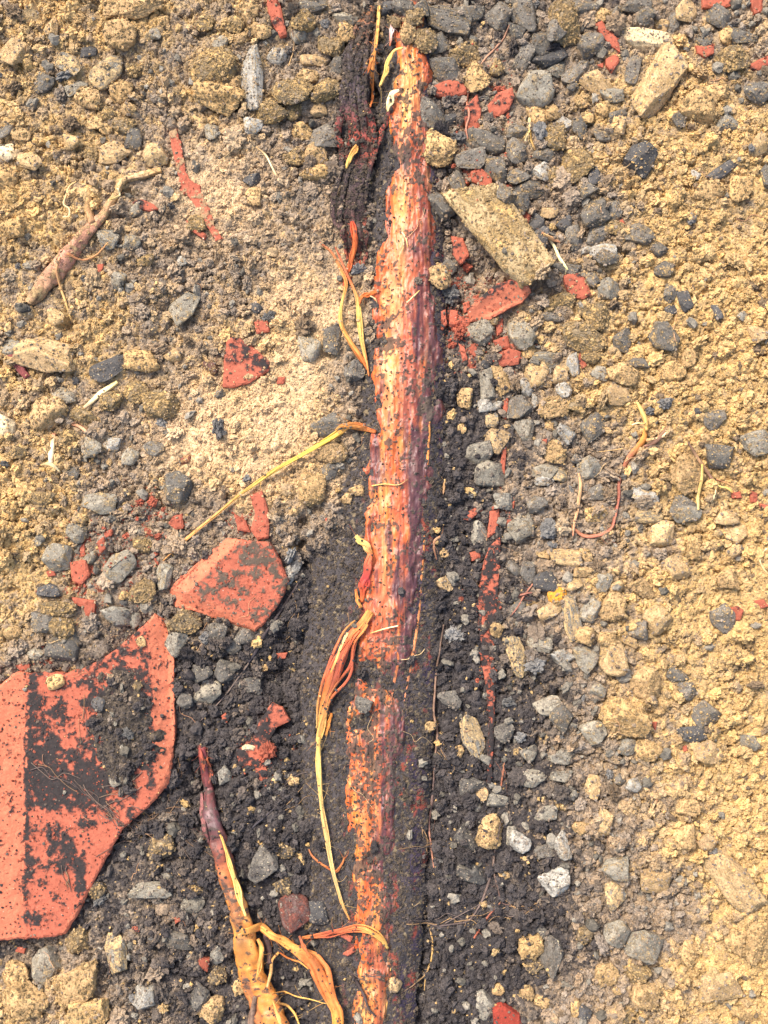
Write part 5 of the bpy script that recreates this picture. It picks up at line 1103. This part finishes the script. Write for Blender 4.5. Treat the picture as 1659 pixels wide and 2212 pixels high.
group_root("rootlet", "forked sprout with two yellow arms at the right", "root", (1518, 1020), [
    ("stem", [(1482, 956), (1494, 978), (1510, 1002), (1532, 1028), (1544, 1050)], [6, 9, 10, 10, 7], [(0, lin(110, 84, 72)), (.5, lin(170, 130, 90)), (1, lin(110, 80, 80))], dict(lift=.005, seed=92, dirt=.04, fuzz=8)),
    ("arm", [(1510, 1004), (1510, 1030), (1508, 1062), (1503, 1102)], [6, 8, 8, 5], [(0, Y_), (1, lin(222, 196, 128))], dict(lift=.005, seed=93, dirt=0)),
    ("arm", [(1546, 1048), (1558, 1052), (1570, 1054), (1582, 1064)], [5, 7, 7, 5], [(0, lin(218, 188, 110)), (1, Y_)], dict(lift=.005, seed=94, dirt=0)),
    ("branch", [(1544, 1050), (1540, 1068), (1536, 1086)], [4, 5, 2], [(0, T_), (1, CR_)], dict(lift=.003, seed=95, dirt=0)),
    ("branch", [(1548, 1036), (1568, 1042), (1584, 1050)], [3, 3, 2], [(0, lin(170, 110, 80)), (1, T_)], dict(lift=.003, seed=96, dirt=0)),
])
LOOSE = [
    ("pale cream sprout among dark stones, upper right", (1205, 545), [(1168, 506), (1182, 512), (1198, 528), (1210, 556), (1226, 584)], [5, 8, 11, 11, 4], [(0, lin(170, 120, 80)), (.4, CR_), (1, lin(240, 222, 150))]),
    ("pale fibrous husk beside the cream sprout", (1200, 515), [(1172, 510), (1190, 515), (1214, 522)], [6, 12, 4], [(0, T_), (1, PK_)]),
    ("small forked yellow root tip under an ochre clod", (1146, 280), [(1146, 250), (1146, 275), (1148, 296), (1158, 320)], [8, 8, 7, 4], [(0, CR_), (.5, Y_), (1, T_)]),
    ("short yellow root spur beside the small forked tip", (1138, 295), [(1146, 280), (1140, 290), (1136, 300)], [4, 6, 3], [(0, Y_), (1, CR_)]),
    ("cream broken root fragment on ochre soil, left", (215, 855), [(252, 824), (236, 836), (218, 848), (200, 864), (182, 882)], [10, 14, 15, 13, 8], [(0, lin(232, 204, 130)), (.5, CR_), (1, lin(196, 160, 120))]),
    ("cream splintered root stump at the left", (112, 980), [(114, 936), (113, 958), (111, 984), (112, 1004)], [12, 14, 15, 8], [(0, PK_), (.5, CR_), (1, lin(236, 200, 170))]),
    ("frayed root splinter lying below the root stump", (118, 1010), [(88, 1004), (104, 1002), (118, 1006), (130, 1020)], [6, 9, 9, 3], [(0, T_), (1, CR_)]),
    ("pinkish root splinter right of the cream stump", (176, 925), [(150, 916), (168, 920), (182, 930), (192, 942)], [5, 9, 10, 3], [(0, PK_), (1, lin(210, 170, 130))]),
    ("thin grey-brown rootlet running parallel to the root on its right", (942, 1600), [(960, 1352), (952, 1400), (944, 1450), (940, 1500), (938, 1545), (946, 1590), (942, 1640), (938, 1690), (934, 1740), (928, 1790), (932, 1835), (938, 1880)], [4, 5, 5, 6, 6, 6, 6, 6, 7, 6, 7, 4], [(0, lin(120, 98, 84)), (.4, lin(150, 116, 92)), (.7, lin(112, 92, 84)), (1, lin(170, 116, 90))]),
    ("thin tan rootlet low right of the root", (928, 2080), [(930, 2018), (936, 2050), (934, 2080), (926, 2110), (920, 2132), (918, 2156)], [4, 5, 6, 5, 4, 3], [(0, T_), (.5, lin(206, 164, 96)), (1, T_)]),
    ("small tan rootlet crossing the lower tan one", (905, 2135), [(930, 2100), (918, 2120), (900, 2130), (866, 2146)], [3, 4, 3, 2], [(0, T_), (1, GB_)]),
    ("reddish rootlet low on the right in dark soil", (1055, 1990), [(1082, 1956), (1068, 1972), (1050, 1996), (1026, 2036)], [4, 5, 6, 6], [(0, lin(150, 96, 76)), (1, lin(176, 100, 74))]),
    ("dark wiry rootlet bending through black soil, lower right", (1060, 1880), [(1082, 1780), (1072, 1830), (1066, 1880), (1052, 1930), (1034, 1970), (1012, 1998), (970, 2006), (930, 2008), (905, 1996)], [4, 5, 6, 6, 5, 4, 4, 4, 3], [(0, GB_), (1, lin(92, 78, 74))]),
    ("dark wiry rootlet branching off toward the lower right", (1080, 1920), [(1066, 1880), (1076, 1920), (1086, 1956), (1110, 1964)], [4, 5, 4, 2], [(0, GB_), (1, lin(120, 90, 80))]),
    ("black twig slanting from the five-sided slab", (590, 1340), [(642, 1262), (618, 1300), (592, 1340), (566, 1378), (548, 1412), (532, 1436)], [5, 8, 9, 8, 12, 5], [(0, lin(84, 70, 66)), (1, lin(58, 52, 54))]),
    ("long thin brown rootlet slanting above the side root", (490, 1500), [(534, 1436), (506, 1476), (480, 1510), (452, 1540), (428, 1562)], [5, 5, 4, 4, 3], [(0, lin(120, 104, 92)), (1, lin(110, 92, 82))]),
    ("black twig beside the loose side root", (540, 1790), [(590, 1752), (566, 1772), (540, 1796), (514, 1830)], [4, 6, 6, 4], [(0, lin(70, 64, 66)), (1, lin(58, 54, 56))]),
    ("reddish thin rootlet left of terracotta pieces, upper right", (1012, 240), [(1014, 188), (1010, 216), (1014, 246), (1008, 272), (1012, 296)], [4, 5, 6, 6, 3], [(0, lin(150, 100, 76)), (1, lin(186, 130, 104))]),
    ("thin brown rootlet between dark stones near the top", (1070, 100), [(1102, 50), (1090, 76), (1072, 98), (1052, 118), (1040, 134)], [5, 6, 6, 5, 3], [(0, lin(150, 112, 90)), (1, lin(176, 130, 100))]),
    ("thin cream rootlet on the soil near the top", (628, 100), [(630, 62), (634, 86), (630, 110), (622, 136)], [3, 4, 4, 3], [(0, GB_), (1, T_)]),
    ("thin cream straw in soil left of the bark strip", (580, 350), [(552, 314), (572, 330), (584, 352), (602, 388)], [3, 6, 5, 3], [(0, T_), (.5, CR_), (1, T_)]),
    ("short pale straw at the lower right", (1416, 1736), [(1428, 1722), (1418, 1734), (1410, 1752)], [3, 7, 5], [(0, lin(200, 120, 80)), (1, CR_)]),
    ("thin looping straw at the right edge", (1652, 1210), [(1668, 1176), (1650, 1192), (1644, 1212), (1654, 1232), (1670, 1246)], [3, 4, 4, 4, 3], [(0, CR_), (1, T_)]),
    ("thin pale straw lying on ochre soil at right", (1515, 1290), [(1528, 1270), (1518, 1288), (1508, 1310)], [3, 6, 3], [(0, T_), (1, lin(214, 178, 120))]),
    ("thin curved rootlet below the nugget", (1130, 1300), [(1152, 1262), (1136, 1284), (1120, 1310), (1104, 1332)], [5, 5, 4, 3], [(0, lin(170, 116, 92)), (1, lin(150, 96, 80))]),
    ("brown rootlet stub left of the nugget", (1140, 1283), [(1112, 1292), (1132, 1284), (1156, 1280)], [4, 7, 4], [(0, lin(176, 120, 96)), (1, lin(150, 100, 84))]),
    ("fine root beside the upright strip at lower right", (1086, 1690), [(1092, 1650), (1088, 1676), (1084, 1710)], [3, 6, 4], [(0, PK_), (1, lin(160, 96, 70))]),
    ("purple-grey root stub right of the yellow-tipped rootlet", (1425, 955), [(1448, 912), (1432, 934), (1410, 956), (1392, 964)], [5, 12, 14, 6], [(0, lin(150, 116, 84)), (1, lin(140, 104, 86))]),
    ("pale root stub pressed into soil right of the root", (962, 1046), [(962, 1034), (961, 1050), (958, 1068)], [4, 6, 3], [(0, T_), (1, lin(196, 150, 110))]),
    ("orange fleck of root near the wooden curl, right of the root", (948, 1160), [(958, 1156), (940, 1168), (938, 1184), (944, 1210)], [5, 7, 5, 3], [(0, lin(200, 150, 110)), (1, lin(160, 110, 84))]),
    ("grey-brown root end at the bottom beside the side root", (545, 2190), [(552, 2150), (546, 2180), (540, 2230)], [10, 18, 22], [(0, lin(124, 98, 80)), (1, lin(140, 112, 92))]),
    ("dark woody root piece under the side root fork", (580, 2050), [(574, 2020), (578, 2050), (582, 2084)], [14, 20, 16], [(0, lin(96, 70, 62)), (1, lin(80, 60, 56))]),
]
for k, (lb, c, pts, w, st) in enumerate(LOOSE):
    x, y = px(*c)
    o = strand("rootlet", pts, w, st, off=(float(x), float(y), 0), lift=.0008, seed=300 + k, dirt=.18, fuzz=5, step=2.6)
    o.location = (float(x), float(y), 0)
    tag(o, lb, "root", "roots and rootlets lying in the soil")


def hair_mass(name, label, specs, cols, seed):
    """a tangle of hair-fine roots nobody could count: one object"""
    rs = np.random.default_rng(seed)
    V, F, C, o0 = [], [], [], 0
    for (x0, y0, x1, y1, n, spread) in specs:
        for k in range(n):
            a = np.array([x0, y0]) + rs.normal(0, spread, 2); b = np.array([x1, y1]) + rs.normal(0, spread, 2)
            m = 5
            t = np.linspace(0, 1, m)[:, None]
            pts = a + (b - a) * t + rs.normal(0, np.linalg.norm(b - a) * .07, (m, 2))
            p = smooth_path(pts, 4)
            x, y = px(p[:, 0], p[:, 1], .01)
            z = z_at(x, y) ; z = np.convolve(np.pad(z, 3, mode='edge'), np.ones(7) / 7, 'valid') + .0012
            w = rs.uniform(.00022, .0006)
            v, f, al, ar = tube_mesh(np.stack([x, y, z], 1), np.full(len(x), w) * np.linspace(1, .5, len(x)), 5, 1, k)
            V.append(v); F.append(f + o0); o0 += len(v)
            C.append(np.repeat((cols[rs.integers(len(cols))] * rs.uniform(.7, 1.2))[None], len(v), 0))
    o = link_mesh(name, np.vstack(V), np.vstack(F), M_FIBRE, np.vstack(C))
    tag(o, label, "roots", kind="stuff")


hair_mass("fine_roots", "web of hair-fine roots over the large terracotta slab and the soil beside it",
          [(60, 1655, 170, 1700, 3, 10), (170, 1685, 250, 1770, 4, 10), (225, 1745, 265, 1785, 8, 10), (300, 1690, 220, 1730, 4, 14), (260, 1785, 400, 1770, 6, 14), (270, 1790, 330, 1800, 5, 14), (330, 1750, 430, 1850, 6, 14), (300, 1750, 380, 1760, 4, 8), (230, 1840, 330, 1795, 2, 6), (140, 1880, 150, 1920, 4, 6), (180, 1510, 190, 1600, 3, 8), (390, 1640, 350, 1760, 4, 12)],
          [lin(120, 100, 86), lin(96, 82, 76), lin(150, 116, 84)], 71)
hair_mass("fine_roots", "hair-fine dark roots in the black soil around the lower root",
          [(890, 1990, 1000, 2010, 4, 10), (1000, 2005, 1080, 1960, 4, 12), (1080, 1960, 1150, 1985, 5, 12), (610, 1720, 640, 1680, 5, 12), (615, 1760, 660, 1700, 3, 10), (880, 1845, 960, 1835, 4, 10), (905, 1800, 930, 1850, 4, 8), (960, 1620, 990, 1680, 5, 14), (620, 1400, 640, 1300, 4, 12), (600, 1440, 560, 1520, 4, 14), (1090, 1990, 1160, 1975, 6, 8), (830, 2100, 760, 2110, 3, 8), (720, 2040, 715, 2075, 2, 4)],
          [lin(110, 94, 84), lin(86, 76, 72), lin(170, 134, 92)], 72)
hair_mass("fine_roots", "stray hair-fine roots scattered over the ochre and gravelly soil",
          [(RNG.uniform(40, 1620), RNG.uniform(60, 2150), 0, 0, 0, 0) for _ in range(1)] + [(x, y, x + RNG.normal(0, 30), y + RNG.normal(0, 30), 1, 4) for x, y in zip(RNG.uniform(30, 1630, 90), RNG.uniform(40, 2180, 90))],
          [lin(196, 150, 110), lin(150, 110, 84), lin(214, 180, 130)], 73)

# ------------------------------------------------------------------ soil heaped on the large slab
def heap(label, cx, cy, ra, rb, h, seed):
    res = 2.6
    X, Y = np.meshgrid(np.arange(cx - ra * 1.5, cx + ra * 1.5, res), np.arange(cy - rb * 1.5, cy + rb * 1.5, res))
    x, y = px(X, Y, .015)
    d = np.sqrt(((X - cx) / ra) ** 2 + ((Y - cy) / rb) ** 2) + 1.3 * (fbm2(X / 34, Y / 34, seed, 4) - .5)
    zt = z_at(x.ravel(), y.ravel()).reshape(x.shape)
    k = np.ones(7) / 7
    zt = np.apply_along_axis(lambda r: np.convolve(np.pad(r, 3, mode='edge'), k, 'valid'), 1, zt)
    zt = np.apply_along_axis(lambda r: np.convolve(np.pad(r, 3, mode='edge'), k, 'valid'), 0, zt)
    z = zt + h * (1 - d ** 2) + .005 * (fbm2(X / 12, Y / 12, seed + 1, 3) - .5) + .003 * (fbm2(X / 4, Y / 4, seed + 2, 2) - .5)
    z = np.where(d > 1.1, zt - .004, z)
    rn = np.random.default_rng(seed).random((X.size, 4))
    c = (lin(62, 56, 51) + (lin(92, 80, 66) - lin(62, 56, 51)) * fbm2(X.ravel() / 10, Y.ravel() / 10, seed + 4, 3)[:, None]) * (.6 + .8 * rn[:, :1])
    V = np.stack([x.ravel(), y.ravel(), z.ravel()], 1)
    f = grid_faces(X.shape[1], X.shape[0])
    keep = (d.ravel()[f] < 1.15).any(1)
    f = f[keep]
    o = link_mesh("soil_heap", V, f[:, ::-1], M_SOIL, c)
    tag(o, label, "soil", kind="stuff")
    splat(V[np.unique(f)], np.array([[0, 0, 0]]), 0)


heap("dark loose soil heaped on the right of the large terracotta slab", 266, 1572, 66, 112, .004, 91)

# ------------------------------------------------------------------ loose crumbs of soil: nobody could count them
def crumbs(name, label, n, rmin, rmax, power, box, seed, colour_fn, density, lift=.25, sub=3, lumpy=1.5):
    rs = np.random.default_rng(seed)
    x = rs.uniform(-box[0], box[0], n); y = rs.uniform(-box[1], box[1], n)
    r = np.clip(rmin * (1 - rs.random(n)) ** (-1 / power), rmin, rmax)
    j, i = zcell(x, y)
    own = OWN[j, i]
    qx, qy = x / S + 829.5, 1106 - y / S
    keep, r = density(rs, own, r, qx, qy)
    x, y, r, qx, qy, own = x[keep], y[keep], r[keep], qx[keep], qy[keep], own[keep]
    j, i = zcell(x, y)
    z = ZB[j, i] + r * lift
    m = len(x)
    c = np.ones((m, 4), np.float32); c[:, :3] = colour_fn(rs, qx, qy, own, m)
    me = bpy.data.meshes.new(name)
    me.vertices.add(m); me.vertices.foreach_set("co", np.stack([x, y, z], 1).astype(np.float32).ravel())
    a = me.attributes.new("ccol", 'FLOAT_COLOR', 'POINT'); a.data.foreach_set("color", c.ravel())
    a = me.attributes.new("rot", 'FLOAT_VECTOR', 'POINT'); a.data.foreach_set("vector", rs.uniform(0, 6.28, (m, 3)).astype(np.float32).ravel())
    a = me.attributes.new("scl", 'FLOAT_VECTOR', 'POINT'); a.data.foreach_set("vector", (r[:, None] * rs.uniform(.5, 1.4, (m, 3))).astype(np.float32).ravel())
    a = me.attributes.new("idx", 'INT', 'POINT'); a.data.foreach_set("value", rs.integers(0, 7, m).astype(np.int32))
    me.materials.append(M_CRUMB)
    o = bpy.data.objects.new(name, me); COL.objects.link(o)
    tag(o, label, "soil", kind="stuff")
    ng = bpy.data.node_groups.new(name, 'GeometryNodeTree')
    ng.interface.new_socket("Geometry", in_out='INPUT', socket_type='NodeSocketGeometry')
    ng.interface.new_socket("Geometry", in_out='OUTPUT', socket_type='NodeSocketGeometry')
    N, L = ng.nodes, ng.links
    gi, go = N.new("NodeGroupInput"), N.new("NodeGroupOutput")
    join = N.new("GeometryNodeGeometryToInstance")
    for k in range(7):
        ic = N.new("GeometryNodeMeshIcoSphere"); ic.inputs["Radius"].default_value = 1; ic.inputs["Subdivisions"].default_value = sub
        pos = N.new("GeometryNodeInputPosition")
        add = N.new("ShaderNodeVectorMath"); add.operation = 'ADD'; add.inputs[1].default_value = (k * 7.3, k * 3.1, seed)
        L.new(pos.outputs[0], add.inputs[0])
        no = N.new("ShaderNodeTexNoise"); no.inputs["Scale"].default_value = lumpy; no.inputs["Detail"].default_value = 4; no.inputs["Roughness"].default_value = .6
        L.new(add.outputs[0], no.inputs["Vector"])
        mr = N.new("ShaderNodeMapRange"); mr.inputs[1].default_value = .25; mr.inputs[2].default_value = .75; mr.inputs[3].default_value = .22; mr.inputs[4].default_value = 1.6
        mr.clamp = False
        L.new(no.outputs[0], mr.inputs[0])
        sc = N.new("ShaderNodeVectorMath"); sc.operation = 'SCALE'
        L.new(pos.outputs[0], sc.inputs[0]); L.new(mr.outputs[0], sc.inputs["Scale"])
        sp = N.new("GeometryNodeSetPosition"); L.new(ic.outputs[0], sp.inputs[0]); L.new(sc.outputs[0], sp.inputs["Position"])
        sm = N.new("GeometryNodeSetMaterial"); sm.inputs["Material"].default_value = M_CRUMB; L.new(sp.outputs[0], sm.inputs[0])
        L.new(sm.outputs[0], join.inputs[0])
    ip = N.new("GeometryNodeInstanceOnPoints"); ip.inputs["Pick Instance"].default_value = True
    L.new(gi.outputs[0], ip.inputs["Points"]); L.new(join.outputs[0], ip.inputs["Instance"])
    for nm, typ, sock in (("idx", 'INT', "Instance Index"), ("scl", 'FLOAT_VECTOR', "Scale")):
        na = N.new("GeometryNodeInputNamedAttribute"); na.data_type = typ; na.inputs[0].default_value = nm
        L.new(na.outputs[0], ip.inputs[sock])
    na = N.new("GeometryNodeInputNamedAttribute"); na.data_type = 'FLOAT_VECTOR'; na.inputs[0].default_value = "rot"
    er = N.new("FunctionNodeEulerToRotation"); L.new(na.outputs[0], er.inputs[0]); L.new(er.outputs[0], ip.inputs["Rotation"])
    L.new(ip.outputs[0], go.inputs[0])
    md = o.modifiers.new("scatter", 'NODES'); md.node_group = ng
    return o


def dens_main(rs, own, r, qx, qy):
    x_, y_ = qx - 829.5, 1106 - qy
    f, sa, re = soil_at(np.clip(qx, 0, 1659), np.clip(qy, 0, 2212))
    p = np.ones(len(own))
    p[own == 1] = .14; p[own == 2] = .06; p[own == 3] = .04; p[own == 4] = .45; p[own == 5] = .5; p[own == 6] = .05
    p = np.where((own == 3) & (qy > 1420), .16, p)
    # the smooth dark flank left of the lower root stays fairly bare
    p = np.where((own == 4) & (qy > 1050), .62, p)
    cp = sstep(.47, .60, fbm2(x_ / 150 + 40, y_ / 150 + 40, 86, 3))
    p = p * np.where(own == 0, 1 - .85 * cp, 1)
    r = r * (1 - .40 * sa)
    r = np.where((own > 0) & (own != 5), np.minimum(r * .55, np.where(own == 4, .0024, .0014)), r)
    r = np.where(own == 5, np.minimum(r * .7, .002), r)
    return rs.random(len(own)) < p, r


def col_main(rs, qx, qy, own, m):
    c = soil_colour(np.clip(qx, -200, 1860), np.clip(qy, -200, 2412), rs.random((m, 4)))
    dk = (lin(62, 56, 51) + (lin(96, 82, 66) - lin(62, 56, 51)) * rs.random((m, 1)))
    c = np.where(((own == 3) | (own == 4))[:, None] & (rs.random((m, 1)) < .85), dk, c)
    u = rs.random((m, 1))
    c = np.where((own == 5)[:, None] & (u < .85), C_OCHRE2 * (.45 + .55 * rs.random((m, 1))), c)
    c = np.where((own == 1)[:, None] & (u < .6), C_GREYD * (.6 + .6 * rs.random((m, 1))), c)
    return np.where((own == 2)[:, None] & (u < .5), C_TERRA * (.6 + .5 * rs.random((m, 1))), c)


def dens_clod(rs, own, r, qx, qy):
    f, sa, re = soil_at(np.clip(qx, 0, 1659), np.clip(qy, 0, 2212))
    p = np.ones(len(own)) * .9
    p[(own == 1) | (own == 5)] = .06; p[(own == 2) | (own == 6)] = 0; p[own == 3] = .02; p[own == 4] = .05
    p = p * (1 - .85 * sa) * (.35 + .65 * sstep(.35, .6, fbm2(qx / 130, qy / 130, 77, 2)))
    p = np.where((qx > 1450) & (qy > 350), p * .6, p)
    return rs.random(len(own)) < p, r


def col_clod(rs, qx, qy, own, m):
    c = soil_colour(np.clip(qx, -200, 1860), np.clip(qy, -200, 2412), rs.random((m, 4)))
    f, sa, re = soil_at(np.clip(qx, 0, 1659), np.clip(qy, 0, 2212))
    grey = lin(112, 108, 102) * rs.uniform(.6, 1.35, (m, 1))
    g = rs.random(m) < .06
    return np.where(g[:, None], grey, c)


crumbs("soil_clods", "small clods of soil and grit too many to count, strewn over the ground", 10500, .0032, .0085, 2.4, (.86, 1.0), 503, col_clod, dens_clod, lift=.3, sub=4, lumpy=1.9)
def col_grit(rs, qx, qy, own, m):
    f, sa, re = soil_at(np.clip(qx, 0, 1659), np.clip(qy, 0, 2212))
    grey = lin(122, 114, 100) * rs.uniform(.55, 1.5, (m, 1))
    return np.where((rs.random(m) < .25)[:, None], soil_colour(qx, qy, rs.random((m, 4))), grey)


def dens_grit(rs, own, r, qx, qy):
    f, sa, re = soil_at(np.clip(qx, 0, 1659), np.clip(qy, 0, 2212))
    p = np.where(own == 0, .9, .03) * np.where(f > .7, .25, 1) * (1 - .8 * sa)
    p = np.where((qx > 1000) & (qx < 1400), p, p * .6)
    return rs.random(len(own)) < p, r


crumbs("gravel_grit", "angular grey grit and small chippings too many to count", 15000, .0022, .0060, 2.2, (.86, 1.0), 504, col_grit, dens_grit, lift=.3, sub=2, lumpy=2.2)
crumbs("soil_crumbs", "loose crumbs of ochre and dark soil covering the ground", 235000, .0011, .0048, 2.2, (.86, 1.0), 501, col_main, dens_main)


def dens_fine(rs, own, r, qx, qy):
    p = np.ones(len(own)) * .9
    p[own == 1] = .16; p[own == 2] = .12; p[own == 3] = .05; p[own == 4] = .6; p[own == 5] = .5; p[own == 6] = .04
    p = np.where((own == 3) & (qy > 1420), .14, p)
    return rs.random(len(own)) < p, r


crumbs("fine_soil_grains", "fine grains of soil dusted over stones, shards and the root", 260000, .0006, .0014, 3, (.50, .62), 502, col_main, dens_fine, lift=.1)
